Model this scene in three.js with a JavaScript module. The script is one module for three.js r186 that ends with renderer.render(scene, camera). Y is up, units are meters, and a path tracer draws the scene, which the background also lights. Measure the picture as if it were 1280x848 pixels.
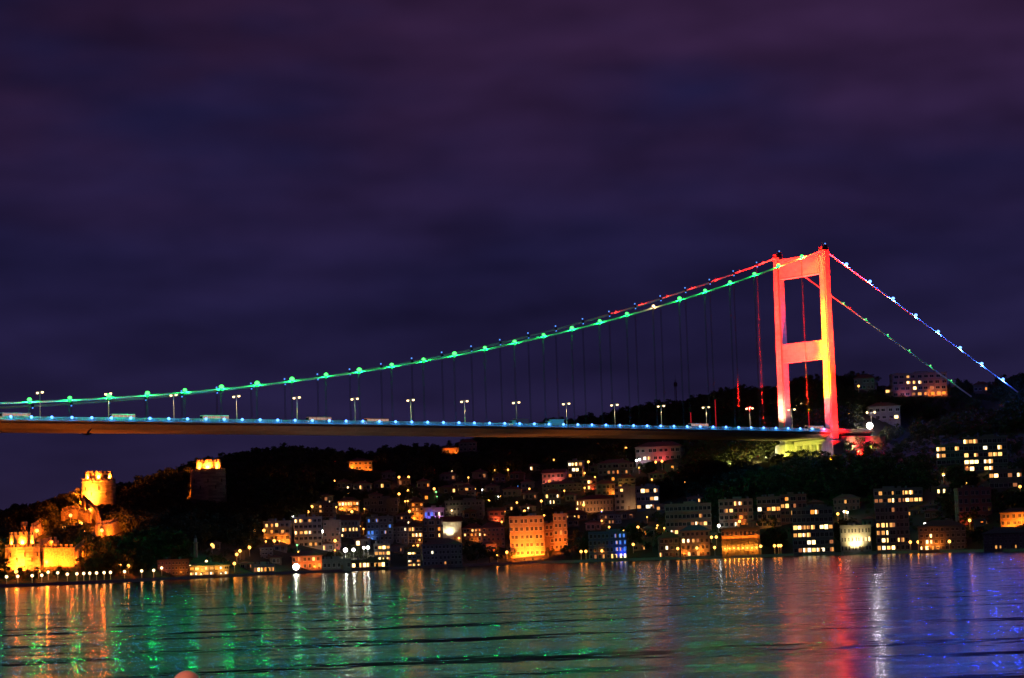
import * as THREE from 'three';
import { mergeGeometries, mergeVertices } from 'three/addons/utils/BufferGeometryUtils.js';
import { RoundedBoxGeometry } from 'three/addons/geometries/RoundedBoxGeometry.js';
import { MarchingCubes } from 'three/addons/objects/MarchingCubes.js';
import { ImprovedNoise } from 'three/addons/math/ImprovedNoise.js';

// ------------------------------------------------------------------ camera
const scene = new THREE.Scene();
const renderer = new THREE.WebGLRenderer();
renderer.toneMapping = THREE.LinearToneMapping;
renderer.toneMappingExposure = 1;
renderer.shadowMap.enabled = true;
const F = 2856.64, IW = 1280, IH = 848;                    // focal length and size of the photograph in its pixels
const YAW = 0.68624, PITCH = 0.08993, ROLL = -0.03346;
const EYE = new THREE.Vector3(-891.35, 9.0, 841.95);
const camera = new THREE.PerspectiveCamera(2 * Math.atan(IH / 2 / F) * 180 / Math.PI, IW / IH, 0.5, 20000);
const FW = new THREE.Vector3(Math.sin(YAW) * Math.cos(PITCH), Math.sin(PITCH), -Math.cos(YAW) * Math.cos(PITCH));
const R0 = new THREE.Vector3().crossVectors(FW, new THREE.Vector3(0, 1, 0)).normalize(), U0 = new THREE.Vector3().crossVectors(R0, FW);
const RT = R0.clone().multiplyScalar(Math.cos(ROLL)).addScaledVector(U0, Math.sin(ROLL));
const UPV = U0.clone().multiplyScalar(Math.cos(ROLL)).addScaledVector(R0, -Math.sin(ROLL));
camera.position.copy(EYE);
camera.quaternion.setFromRotationMatrix(new THREE.Matrix4().makeBasis(RT, UPV, FW.clone().negate()));
scene.add(camera);

// ------------------------------------------------------------------ random, noise, interpolation
function rng(seed) { let a = seed >>> 0; return () => { a = (a + 0x6d2b79f5) | 0; let t = Math.imul(a ^ (a >>> 15), 1 | a); t = (t + Math.imul(t ^ (t >>> 7), 61 | t)) ^ t; return ((t ^ (t >>> 14)) >>> 0) / 4294967296; }; }
const perlin = new ImprovedNoise();
const noise = (x, y, z = 0) => perlin.noise(x + 31.7, y + 11.3, z + 5.9);
const fbm = (x, y, z, n = 4) => { let s = 0, a = 1, t = 0; for (let i = 0; i < n; i++) { s += a * noise(x, y, z); t += a; a *= 0.55; x *= 2.03; y *= 2.03; z *= 2.03; } return s / t; };
const lin = (table, x) => { if (x <= table[0][0]) return table[0][1]; for (let i = 1; i < table.length; i++) if (x <= table[i][0]) { const [a, p] = table[i - 1], [b, q] = table[i]; return p + (q - p) * (x - a) / (b - a); } return table[table.length - 1][1]; };
const clamp = (x, a, b) => Math.min(b, Math.max(a, x)), smooth = (a, b, x) => { const t = clamp((x - a) / (b - a), 0, 1); return t * t * (3 - 2 * t); };
const RAD = Math.PI / 180;

// ------------------------------------------------------------------ sky after sunset: violet air, dull red cloud lit from the city below
{
  const W = 2048, H = 1024, data = new Float32Array(W * H * 4);
  for (let r = 0; r < H; r++) {
    const up = ((r + 0.5) / H - 0.5) * Math.PI, el = up / RAD;
    for (let c = 0; c < W; c++) {
      const a = ((c + 0.5) / W - 0.5) * 2 * Math.PI, x = Math.cos(a) * Math.cos(up), z = Math.sin(a) * Math.cos(up), y = Math.sin(up);
      const n = fbm(x * 6 + 2.2, y * 22, z * 6, 6), m = fbm(x * 2.6 - 4, y * 7 + 3, z * 2.6 + 8, 3), w = fbm(x * 16, y * 70 + 2, z * 16, 5);
      const cloud = smooth(-0.25, 0.45, n + 0.6 * m + smooth(3, 13, el) * 0.2);
      const low = Math.exp(-Math.max(el, 0) / 3.0);
      let R = 0.0112 + 0.0165 * low, G = 0.0096 + 0.0085 * low, Bl = 0.045 + 0.006 * low;
      const k = cloud * (0.05 + 0.75 * smooth(5, 13.5, el));
      R += (0.0255 - R) * k; G += (0.0098 - G) * k; Bl += (0.032 - Bl) * k;
      const s = (1 + 0.6 * m) * (1 + 0.65 * w * smooth(0.5, 3, el)) * (1 + 0.25 * n);
      const o = (r * W + c) * 4, b = el < 0 ? 0.5 : 1;
      data[o] = R * s * b; data[o + 1] = G * s * b; data[o + 2] = Bl * s * b; data[o + 3] = 1;
    }
  }
  const sky = new THREE.DataTexture(data, W, H, THREE.RGBAFormat, THREE.FloatType);
  sky.mapping = THREE.EquirectangularReflectionMapping; sky.magFilter = THREE.LinearFilter; sky.needsUpdate = true;
  scene.background = sky; scene.environment = sky;
}
// what is left of the daylight, from where the sun went down behind the hills
const sun = new THREE.DirectionalLight(new THREE.Color().setRGB(1, 0.72, 0.78), 0.008);
sun.position.set(500, 420, -300); sun.castShadow = true; sun.shadow.radius = 60;
sun.shadow.camera.left = sun.shadow.camera.bottom = -1200; sun.shadow.camera.right = sun.shadow.camera.top = 1200; sun.shadow.camera.far = 3000;
sun.name = 'afterglow'; scene.add(sun);

// ------------------------------------------------------------------ where a point of the photograph lies on the ground
const dirOf = (x, y) => FW.clone().multiplyScalar(F).addScaledVector(RT, x - IW / 2).addScaledVector(UPV, IH / 2 - y).normalize();
const azOf = (v) => Math.atan2(v.x, -v.z) / RAD;
function project(p) { const d = p.clone().sub(EYE), z = d.dot(FW); return [IW / 2 + F * d.dot(RT) / z, IH / 2 - F * d.dot(UPV) / z, z]; }
const azel = (x, y) => { const d = dirOf(x, y); return [azOf(d), Math.atan2(d.y, Math.hypot(d.x, d.z)) / RAD]; };

// bridge numbers (metres; x along the bridge, the tower at x = 0, the strait at x < 0, the camera's side at z > 0)
const HT = 159.5, HD = 63.96, SPAN = 1090, SAG = 89.3, CAMB = 2.1, CW = 16.9, PITCHH = 17.92;
const cableY = (s) => HT - 4 * SAG * (s / SPAN) * (1 - s / SPAN);
const deckY = (s) => HD + 4 * CAMB * (s / SPAN) * (1 - s / SPAN);
const stayY = (s) => HT - 0.47 * s;

// ------------------------------------------------------------------ the far shore
const SHORE = [[10, 700], [20, 770], [26.56, 836], [29.64, 872], [32.77, 948], [35.94, 1004], [39.13, 1068], [42.32, 1055], [45.5, 1024], [48.63, 998], [51.71, 900], [58, 830], [68, 760]];
const RIDGED = [[10, 930], [26, 980], [28.9, 1050], [31.6, 1120], [33, 1190], [36, 1290], [39, 1400], [42, 1440], [50, 1450], [60, 1400], [68, 1350]];
const RIDGE = [[-60, 676], [0, 672], [20, 658], [44, 654], [78, 642], [100, 632], [145, 629], [182, 620], [202, 614], [220, 609], [240, 600], [291, 589], [321, 585], [345, 578], [388, 581], [420, 583], [456, 582], [500, 576], [534, 574], [575, 566], [600, 562], [640, 552], [700, 541], [780, 530], [813, 521], [849, 517], [873, 511], [911, 501], [972, 497], [998, 488], [1051, 484], [1080, 481], [1111, 494], [1198, 494], [1245, 490], [1280, 487], [1340, 490]].map(([x, y]) => azel(x, y));
RIDGE.unshift([8, RIDGE[0][1] - 0.25]); RIDGE.push([70, RIDGE[RIDGE.length - 1][1]]);
const FLATS = [];                                            // level building plots: [x, z, radius, height]
function landAt(x, z) {
  const dx = x - EYE.x, dz = z - EYE.z, d = Math.hypot(dx, dz), az = Math.atan2(dx, -dz) / RAD;
  const d0 = lin(SHORE, az), d1 = lin(RIDGED, az), h1 = EYE.y + d1 * Math.tan(lin(RIDGE, az) * RAD);
  const u = (d - d0) / (d1 - d0);
  if (u < 0) return -4;
  const q = (d - d0) < 16 ? 0 : (d - d0 - 16) / (d1 - d0 - 16);
  let h = 0.9 + (h1 - 0.9) * Math.pow(clamp(q, 0, 1), 0.86) + 2.2 * noise(x / 60, z / 60) * smooth(0.05, 0.3, q) * (1 - smooth(0.7, 1, q));
  if (q > 1) h = h1 - (d - d1) * 0.06;
  // the approach road lies in a cutting behind the tower
  if (x > -30 && Math.abs(z) < 90) { const cut = 57 + Math.max(0, Math.abs(z) - 22) * 0.9 + Math.max(0, -x - 6) * 0.7; if (x < 200) h = Math.min(h, cut + Math.max(0, x - 160) * 1.2); }
  return h;
}
function ground(px, py) {                                    // the ground that this point of the photograph shows
  const d = dirOf(px, py), flat = Math.hypot(d.x, d.z), p = new THREE.Vector3();
  const d0 = lin(SHORE, azOf(d));
  for (let t = (d0 + 1) / flat; t < 1900; t += 1.5) {
    p.copy(EYE).addScaledVector(d, t);
    if (landAt(p.x, p.z) >= p.y) { p.y = landAt(p.x, p.z); return p; }
  }
  const r = lin(RIDGED, azOf(d)) / flat; p.copy(EYE).addScaledVector(d, r); p.y = landAt(p.x, p.z); return p;
}

// ------------------------------------------------------------------ materials
const mats = {};
const rgb = (r, g, b) => new THREE.Color().setRGB(r, g, b);
function texture(size, fn, srgb = false) {
  const d = new Uint8Array(size * size * 4);
  for (let y = 0; y < size; y++) for (let x = 0; x < size; x++) { const v = fn(x / size, y / size), o = (y * size + x) * 4; for (let c = 0; c < 3; c++) d[o + c] = clamp(Math.round((Array.isArray(v) ? v[c] : v) * 255), 0, 255); d[o + 3] = 255; }
  const t = new THREE.DataTexture(d, size, size, THREE.RGBAFormat); t.wrapS = t.wrapT = THREE.RepeatWrapping; t.magFilter = THREE.LinearFilter; t.needsUpdate = true;
  if (srgb) t.colorSpace = THREE.SRGBColorSpace;
  return t;
}
const plasterMap = texture(256, (u, v) => 0.86 + 0.16 * fbm(u * 9, v * 9, 1.5, 5) + 0.1 * fbm(u * 30, v * 4, 4.5, 3), true);
const stoneMap = texture(256, (u, v) => { const row = Math.floor(v * 24), c = Math.floor(u * 14 + (row % 2) * 0.5), h = rng(row * 97 + c * 13 + 5)(); return 0.7 + 0.25 * h + 0.12 * fbm(u * 30, v * 30, 2, 3); }, true);
const concreteMap = texture(256, (u, v) => 0.85 + 0.14 * fbm(u * 6, v * 6, 7.5, 5) + 0.08 * fbm(u * 40, v * 6, 3.5, 2), true);
function mat(name, r, g, b, o = {}) { const m = new THREE.MeshStandardMaterial({ color: rgb(r, g, b), roughness: 0.85, ...o }); m.name = name; return (mats[name] = m); }
mat('steel', 0.55, 0.55, 0.55, { roughness: 0.5, map: concreteMap });
mat('cable', 0.72, 0.72, 0.7, { roughness: 0.6 });
mat('girder', 0.4, 0.4, 0.4, { roughness: 0.55, map: concreteMap });
mat('asphalt', 0.05, 0.05, 0.052, { roughness: 0.9 });
mat('paint', 0.7, 0.7, 0.68);
mat('concrete', 0.42, 0.41, 0.39, { map: concreteMap });
mat('wire', 0.02, 0.02, 0.022);
mat('dark', 0.03, 0.03, 0.03, { roughness: 0.5 });
mat('pole', 0.55, 0.55, 0.52, { roughness: 0.45 });
mat('stone', 0.4, 0.34, 0.27, { map: stoneMap, bumpMap: stoneMap, bumpScale: 0.06 });
mat('soil', 0.04, 0.036, 0.02, { roughness: 1 });
mat('leaf', 0.04, 0.052, 0.016, { roughness: 0.9 });
mat('needle', 0.025, 0.045, 0.018, { roughness: 0.9 });
mat('bark', 0.1, 0.07, 0.045);
mat('tile', 0.24, 0.085, 0.05, { map: plasterMap });
mat('slate', 0.07, 0.07, 0.075);
mat('roof_blue', 0.05, 0.07, 0.16);
mat('frame', 0.5, 0.48, 0.45);
mat('glass_dark', 0.02, 0.022, 0.028, { roughness: 0.12 });
const glow = (name, r, g, b, k = 1) => { const m = new THREE.MeshPhysicalMaterial({ color: rgb(0, 0, 0), emissive: rgb(r, g, b), emissiveIntensity: k, roughness: 0.9, specularIntensity: 0 }); m.name = name; return (mats[name] = m); };
glow('lit_warm', 1, 0.5, 0.14, 2.6); glow('lit_white', 1, 0.8, 0.5, 2.6); glow('lit_orange', 1, 0.26, 0.03, 1.8); glow('lit_dim', 1, 0.33, 0.12, 0.45); glow('lit_blue', 0.1, 0.3, 1, 0.9); glow('lit_red', 1, 0.06, 0.03, 1.0);
glow('lamp_sodium', 1, 0.42, 0.07, 5); glow('lamp_cream', 1, 0.68, 0.32, 4); glow('lamp_white', 1, 0.95, 0.85, 9); glow('lamp_green', 0.06, 1, 0.12, 4); glow('lamp_blue', 0.12, 0.3, 1, 4.5); glow('lamp_small_blue', 0.1, 0.3, 1, 1.6); glow('lamp_small_green', 0.3, 1, 0.35, 1.6); glow('lamp_red', 1, 0.02, 0.04, 0.55); glow('lit_soft', 1, 0.42, 0.1, 1.1); glow('lit_strong', 1, 0.62, 0.22, 5); glow('lit_bus', 1, 0.55, 0.42, 0.5);
const WALL = { cream: [0.5, 0.44, 0.36], white: [0.6, 0.57, 0.54], pink: [0.52, 0.36, 0.32], grey: [0.33, 0.32, 0.33], brown: [0.28, 0.19, 0.13], ochre: [0.5, 0.35, 0.18], rose: [0.45, 0.26, 0.22], dark: [0.28, 0.25, 0.24], stone: [0.42, 0.34, 0.25], blue: [0.2, 0.25, 0.38] };
for (const k in WALL) mat('wall_' + k, ...WALL[k], { map: plasterMap });

// ------------------------------------------------------------------ building helpers
const taken = {};
const numbered = (n) => { const k = taken[n] = (taken[n] ?? -1) + 1; return k ? n + '_' + String(k).padStart(3, '0') : n; };
function mesh(name, geo, m, parent) { const o = new THREE.Mesh(geo, typeof m === 'string' ? mats[m] : m); o.name = parent ? name : numbered(name); o.castShadow = o.receiveShadow = true; (parent || scene).add(o); return o; }
function thing(name, label, category, pos, turn = 0, group) { const o = new THREE.Group(); o.name = numbered(name); o.userData = { label, category, kind: 'thing' }; if (group) o.userData.group = group; o.position.copy(pos); o.rotation.y = turn; scene.add(o); return o; }
function tag(o, label, category, group) { Object.assign(o.userData, { label, category }); if (group) o.userData.group = group; return o; }
function struct(name, geo, m) { const o = mesh(name, geo, m); o.userData.kind = 'structure'; return o; }
const V = (x, y, z) => new THREE.Vector3(x, y, z);
const box = (w, h, d, x = 0, y = 0, z = 0) => new THREE.BoxGeometry(w, h, d).translate(x, y, z);
const cyl = (r0, r1, h, n, x = 0, y = 0, z = 0) => new THREE.CylinderGeometry(r0, r1, h, n).translate(x, y, z);
const flat = (g) => { g = g.index ? g.toNonIndexed() : g; return g; };
const merge = (list) => mergeGeometries(list.map((g) => { g = flat(g); for (const k of Object.keys(g.attributes)) if (!['position', 'normal', 'uv'].includes(k)) g.deleteAttribute(k); return g; }));
function rod(a, b, r, n = 6) { const d = b.clone().sub(a), g = new THREE.CylinderGeometry(r, r, d.length(), n, 1); g.applyQuaternion(new THREE.Quaternion().setFromUnitVectors(V(0, 1, 0), d.clone().normalize())); return g.translate((a.x + b.x) / 2, (a.y + b.y) / 2, (a.z + b.z) / 2); }
function tube(points, r, seg, n = 7) { return new THREE.TubeGeometry(new THREE.CatmullRomCurve3(points), seg, r, n); }
function lamp(parent, color, I, x, y, z, size = 0.3) { const l = new THREE.PointLight(rgb(...color), I); l.position.set(x, y, z); l.castShadow = true; l.shadow.radius = size / 0.02; l.name = 'glow'; parent.add(l); return l; }
function spot(parent, color, I, from, to, angle, pen = 0.6, size = 0.4) { const l = new THREE.SpotLight(rgb(...color), I, 0, angle, pen); l.position.copy(from); l.target.position.copy(to); l.castShadow = true; l.shadow.radius = size / 0.02; l.name = 'beam'; parent.add(l, l.target); return l; }
function downlight(parent, color, I, x, y, z, angle) { return spot(parent, color, I, V(x, y, z), V(x, y - 5, z), angle, 0.35, 0.35); }
const FIRE = [1, 0.15, 0.006], SODIUM = [1, 0.23, 0.018], CREAM = [1, 0.62, 0.28], WHITE = [1, 0.93, 0.8], GREEN = [0.004, 1, 0.13], BLUE = [0.03, 0.11, 1], RED = [1, 0.008, 0.006];

// ------------------------------------------------------------------ water of the strait
{
  // wave slopes on one tile, stronger in gust patches, crests lying across the wind
  const N = 1024, TILE = 150, r = rng(7), waves = [];
  for (let i = 0; i < 70; i++) { const k = 4 + Math.pow(r(), 1.5) * 80, a = 0.89 + (r() - 0.5) * (k > 22 ? 2.4 : 1.0), kx = Math.round(k * Math.cos(a)), ky = Math.round(k * Math.sin(a)), kk = Math.hypot(kx, ky) || 1; waves.push([kx, ky, 1 / Math.pow(kk, 0.35), r() * 6.283]); }
  const sx = new Float32Array(N * N), sy = new Float32Array(N * N); let sum = 0;
  const CT = new Float32Array(N); for (let i = 0; i < N; i++) CT[i] = Math.cos(6.2831853 * i / N);
  for (const [kx, ky, s, p] of waves) { const kk = Math.hypot(kx, ky) || 1, ph = Math.round(p / 6.2831853 * N); for (let y = 0, i = 0; y < N; y++) for (let x = 0; x < N; x++, i++) { const c = CT[(((kx * x + ky * y + ph) % N) + N) % N] * s; sx[i] += c * kx / kk; sy[i] += c * ky / kk; } }
  // cat's paws: bands of ruffled and of slack water lying across the wind
  const gust = []; for (let i = 0; i < 9; i++) { const k = 2 + r() * 7, a = 0.89 + (r() - 0.5) * 1.1; gust.push([Math.round(k * Math.cos(a)), Math.round(k * Math.sin(a)), r() * N]); }
  for (let i = 0; i < N * N; i++) { const x = i % N, y = Math.floor(i / N); let q = 0; for (const [kx, ky, ph] of gust) q += CT[Math.floor((((kx * x + ky * y + ph) % N) + N) % N)]; const g = 0.12 + 1.75 * smooth(-1.6, 3.2, q); sx[i] *= g; sy[i] *= g; sum += sx[i] * sx[i] + sy[i] * sy[i]; }
  const rms = Math.sqrt(sum / N / N), SL = 0.05;
  const nrm = texture(N, (u, v) => { const i = Math.round(v * N) * N + Math.round(u * N), a = -sx[i] / rms * SL, b = -sy[i] / rms * SL; return [clamp(a * 2.5, -1, 1) * 0.5 + 0.5, clamp(b * 2.5, -1, 1) * 0.5 + 0.5, 1]; });
  const water = new THREE.MeshPhysicalMaterial({ color: rgb(0.003, 0.006, 0.01), roughness: 0.16, ior: 1.33, specularIntensity: 0.06, normalMap: nrm });
  water.normalScale.set(0.4, 0.4); water.name = 'water';
  // uv in units of one wave tile; a long low swell is real geometry
  const pos = [], uv = [], idx = [], rows = [], cols = 700;
  for (let d = 11, k = 0; d < 1250; k++) { rows.push(d); d += Math.max(0.8, d * d / 9 / 2856 * 0.9); }
  rows.push(1500, 3000, 9000);
  const az0 = YAW - 0.75, az1 = YAW + 0.75;
  rows.forEach((d) => { for (let c = 0; c <= cols; c++) { const a = az0 + (az1 - az0) * c / cols, x = EYE.x + d * Math.sin(a), z = EYE.z - d * Math.cos(a); const p = x * 0.6336 - z * 0.7736, q = x * 0.7736 + z * 0.6336, swell = d < 1250 ? 0.11 * noise(q / 42, p / 15, 0.3) * (0.4 + 1.3 * smooth(-0.3, 0.4, noise(q / 190, p / 90, 2))) + 0.17 * noise(q / 110, p / 40, 9) + 0.08 * noise(q / 14, p / 6, 4.3) : 0; pos.push(x, swell, z); uv.push(x / TILE, -z / TILE); } });
  for (let i = 0; i < rows.length - 1; i++) for (let c = 0; c < cols; c++) { const a = i * (cols + 1) + c, b = a + cols + 1; idx.push(a, a + 1, b, b, a + 1, b + 1); }
  const g = new THREE.BufferGeometry(); g.setAttribute('position', new THREE.Float32BufferAttribute(pos, 3)); g.setAttribute('uv', new THREE.Float32BufferAttribute(uv, 2)); g.setIndex(idx); g.computeVertexNormals();
  console.log('water rows', rows.length);
  struct('water', g, water);
}

// ------------------------------------------------------------------ land beyond the water
{
  const pos = [], idx = [], uv = [], cols = 300, A0 = 12, A1 = 66;
  const steps = [0, 0.4, 6, 16, 22, 30]; for (let k = 1; k <= 60; k++) steps.push(30 + k * 9); steps.push(640, 720, 850, 1100, 1600);
  for (const s of steps) for (let c = 0; c <= cols; c++) { const az = A0 + (A1 - A0) * c / cols, d = lin(SHORE, az) + s, x = EYE.x + d * Math.sin(az * RAD), z = EYE.z - d * Math.cos(az * RAD); pos.push(x, landAt(x, z), z); uv.push(x / 20, z / 20); }
  for (let i = 0; i < steps.length - 1; i++) for (let c = 0; c < cols; c++) { const a = i * (cols + 1) + c, b = a + cols + 1; idx.push(a, a + 1, b, b, a + 1, b + 1); }
  const g = new THREE.BufferGeometry(); g.setAttribute('position', new THREE.Float32BufferAttribute(pos, 3)); g.setAttribute('uv', new THREE.Float32BufferAttribute(uv, 2)); g.setIndex(idx); g.computeVertexNormals();
  struct('hillside', g, 'soil');
  // the quay: a paved ledge with a wall down into the water
  const qp = [], qi = [], n = 400;
  for (let c = 0; c <= n; c++) { const az = A0 + (A1 - A0) * c / n, d = lin(SHORE, az); [[-1.4, -3], [-1.4, 1.15], [-0.6, 1.15], [-0.6, 0.98], [14, 0.98], [14, 0.2]].forEach(([o, y]) => qp.push(EYE.x + (d + o) * Math.sin(az * RAD), y, EYE.z - (d + o) * Math.cos(az * RAD))); }
  for (let c = 0; c < n; c++) for (let k = 0; k < 5; k++) { const a = c * 6 + k, b = a + 6; qi.push(a, b, a + 1, a + 1, b, b + 1); }
  const q = new THREE.BufferGeometry(); q.setAttribute('position', new THREE.Float32BufferAttribute(qp, 3)); q.setIndex(qi);
  const qg = q.toNonIndexed(); qg.computeVertexNormals();
  mats.quay = new THREE.MeshStandardMaterial({ color: rgb(0.34, 0.31, 0.27), roughness: 0.8 }); mats.quay.name = 'quay';
  struct('quay', qg, 'quay');
}

// ------------------------------------------------------------------ small makers shared by fortress and town
const depthOf = (p) => p.clone().sub(EYE).dot(FW);
const faceEye = (p) => Math.atan2(EYE.x - p.x, EYE.z - p.z);
const FORT = 'amber floodlights among the fortress walls', GARDEN = 'garden floodlights of the far shore';
const RECTS = [];                                            // what the woods must not hide: [x0, x1, y0, y1, depth]
const NEAR = [];                                             // houses by name, to say which one a lamp, a tree or a cottage stands by
function beside(x, y) {
  let best = null, e = 1e9; for (const h of NEAR) { const dx = Math.max(0, Math.abs(x - (h[0] + h[1]) / 2) - (h[1] - h[0]) / 2), dy = y - h[3], q = Math.hypot(dx, dy * 1.2); if (q < e) { e = q; best = h; } }
  const dx = Math.abs(x - (best[0] + best[1]) / 2) - (best[1] - best[0]) / 2, dy = y - best[3];
  return (dy < -6 ? 'uphill of the ' : dy > 5 ? 'downhill of the ' : dx > 0 ? 'beside the ' : dy > -1 ? 'in front of the ' : 'close by the ') + best[4];
}
const lampHead = new THREE.SphereGeometry(0.62, 12, 9), lampPole = new THREE.CylinderGeometry(0.07, 0.13, 1, 7).translate(0, 0.5, 0), lampArm = box(0.1, 0.1, 0.7, 0, 0.55, 0.1);
function streetLamp(px, py, hpx, m, color, I, label, group, r = 1) {
  const g = ground(px, py + hpx), h = hpx * depthOf(g) / F, o = thing('street_lamp', label, 'street lamp', g, faceEye(g), group);
  mesh('pole', lampPole, 'pole', o).scale.set(1, h, 1);
  const hd = mesh('lamp_head', lampHead, m, o); hd.position.set(0, h, 0.3); hd.scale.setScalar(r);
  if (I) lamp(o, color, I, 0, h - 0.15, 0.3 + 0.85 * r, 0.4);
  return o;
}
const floodBody = merge([new RoundedBoxGeometry(0.8, 0.5, 0.4, 2, 0.08).translate(0, 0.55, 0), box(0.9, 0.06, 0.4, 0, 0.03, 0), box(0.07, 0.6, 0.07, -0.43, 0.3, 0), box(0.07, 0.6, 0.07, 0.43, 0.3, 0)]), floodLens = box(0.66, 0.36, 0.04, 0, 0.55, -0.215);
const POWER = { [FORT]: 27, [GARDEN]: 2.6, 'pale floodlights under the bridge deck': 3, 'floodlights at the retaining wall': 3 };
function groundFlood(at, color, I, label, group, lens = 'lamp_sodium', up = 1.0, back = 0.7) { const o = thing('floodlight', label, 'floodlight', at, faceEye(at), group); mesh('housing', floodBody, 'dark', o); mesh('lens', floodLens, lens, o); const l = spot(o, color, I * (POWER[group] ?? 1), V(0, up, -back), V(0, up + 2.6, -back - 4), 1.22, 0.7, 0.4); return o; }


// ------------------------------------------------------------------ suspension bridge
{
  const bridge = thing('suspension_bridge', 'long suspension bridge with a red floodlit portal tower and green lit cables', 'bridge', V(0, 0, 0));
  const SMAX = 720, SB = 30;                                 // built from SMAX out over the strait to SB behind the tower
  // --- tower: two tapered steel legs with a sunk centre panel, two portal beams
  const base = HD - 6;
  function leg(zc) {
    const parts = [], lv = 24;
    const w0 = 5.6, w1 = 4.3, d0 = 5.2, d1 = 4.2;
    // plan of a leg: rectangle with notched corners, so that each edge catches its own light
    const plan = (w, d) => { const n = 0.55, a = w / 2, b = d / 2; return [[-a + n, -b], [a - n, -b], [a - n, -b + n], [a, -b + n], [a, b - n], [a - n, b - n], [a - n, b], [-a + n, b], [-a + n, b - n], [-a, b - n], [-a, -b + n], [-a + n, -b + n]]; };
    const pos = [], uv = [], idx = [];
    for (let i = 0; i <= lv; i++) { const t = i / lv, y = base + (HT - 0.8 - base) * t, P = plan(w0 + (w1 - w0) * t, d0 + (d1 - d0) * t); P.push(P[0]); P.forEach(([x, z], k) => { pos.push(x, y, z + zc); uv.push(k / 6, y / 8); }); }
    const m = 13; for (let i = 0; i < lv; i++) for (let k = 0; k < m - 1; k++) { const a = i * m + k, b = a + m; idx.push(a, b, a + 1, a + 1, b, b + 1); }
    const g = new THREE.BufferGeometry(); g.setAttribute('position', new THREE.Float32BufferAttribute(pos, 3)); g.setAttribute('uv', new THREE.Float32BufferAttribute(uv, 2)); g.setIndex(idx);
    const s = g.toNonIndexed(); s.computeVertexNormals(); parts.push(s);
    parts.push(box(4.1, 0.5, 4.0, 0, HT - 0.6, zc));
    const o = mesh('tower_leg', merge(parts), 'steel', bridge);
    const sd = mesh('cable_saddle', merge([new RoundedBoxGeometry(5.4, 2.0, 2.6, 2, 0.4).translate(0, HT + 0.5, zc), box(1.4, 1.6, 1.4, 1.4, HT + 2.1, zc), rod(V(-1, HT + 1, zc), V(-1, HT + 4.2, zc), 0.12)]), 'dark', o);
    const al = mesh('warning_light', new THREE.SphereGeometry(0.4, 10, 8).translate(1.4, HT + 3.3, zc), 'lamp_small_blue', o);
    // bolted joints between the leg's steel blocks
    for (let y = base + 14; y < HT - 8; y += 15.2) { const t = (y - base) / (HT - base), w = w0 + (w1 - w0) * t + 0.06, d = d0 + (d1 - d0) * t + 0.06; mesh('splice_band', merge([box(w - 1.3, 0.35, 0.1, 0, y, zc + d / 2), box(w - 1.3, 0.35, 0.1, 0, y, zc - d / 2), box(0.1, 0.35, d - 1.3, w / 2, y, zc), box(0.1, 0.35, d - 1.3, -w / 2, y, zc)]), 'steel', o); }
    return o;
  }
  leg(CW); leg(-CW);
  function beam(yc, h, w) { const len = 2 * CW - 4.4; const o = mesh('portal_beam', merge([box(w, h, len, 0, yc, 0)]), 'steel', bridge); mesh('flange', merge([box(w + 0.3, 0.4, len, 0, yc + h / 2, 0), box(w + 0.3, 0.4, len, 0, yc - h / 2, 0), box(w + 0.16, 0.3, len, 0, yc - h * 0.28, 0)]), 'steel', o); return o; }
  beam(HT - 7.2, 10.4, 3.6); beam(106.6, 9.6, 4.0);
  // --- deck: streamlined box girder with walkways outboard
  const SEC = [[-19.7, 0.1], [-16.2, 0.0], [-16.0, 0.35], [16.0, 0.35], [16.2, 0.0], [19.7, 0.1], [19.7, -0.3], [17.6, -0.7], [18.2, -1.3], [13.6, -3.2], [-13.6, -3.2], [-18.2, -1.3], [-17.6, -0.7], [-19.7, -0.3]].map(([z, y]) => [z, y - 1.1]);
  {
    const pos = [], idx = [], uv = [], n = 150, m = SEC.length + 1;
    for (let i = 0; i <= n; i++) { const s = -SB + (SMAX + SB) * i / n; for (let k = 0; k < m; k++) { const [z, y] = SEC[k % SEC.length]; pos.push(-s, deckY(Math.max(s, 0)) + y, z); uv.push(s / 12, k / 2); } }
    for (let i = 0; i < n; i++) for (let k = 0; k < m - 1; k++) { const a = i * m + k, b = a + m; idx.push(a, b, a + 1, a + 1, b, b + 1); }
    const g = new THREE.BufferGeometry(); g.setAttribute('position', new THREE.Float32BufferAttribute(pos, 3)); g.setAttribute('uv', new THREE.Float32BufferAttribute(uv, 2)); g.setIndex(idx); const s = g.toNonIndexed(); s.computeVertexNormals();
    const deck = mesh('deck', s, 'girder', bridge);
    const strip = (z0, z1, y, m2, nm, a = -SB, b = SMAX) => { const p = [], ii = []; for (let i = 0; i <= 90; i++) { const q = a + (b - a) * i / 90, yy = deckY(Math.max(q, 0)) + y; p.push(-q, yy, z0, -q, yy, z1); } for (let i = 0; i < 90; i++) { const c = i * 2; ii.push(c, c + 1, c + 2, c + 1, c + 3, c + 2); } const gg = new THREE.BufferGeometry(); gg.setAttribute('position', new THREE.Float32BufferAttribute(p, 3)); gg.setIndex(ii); gg.computeVertexNormals(); return mesh(nm, gg, m2, deck); };
    strip(-15.8, 15.8, -0.745, 'asphalt', 'roadway');
    for (const z of [-11.9, -8.2, -4.5, 4.5, 8.2, 11.9]) strip(z - 0.09, z + 0.09, -0.738, 'paint', 'lane_marking');
  }
  const along = (fn, a, b, n) => { const p = []; for (let i = 0; i <= n; i++) { const s = a + (b - a) * i / n; p.push(fn(s)); } return p; };
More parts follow.
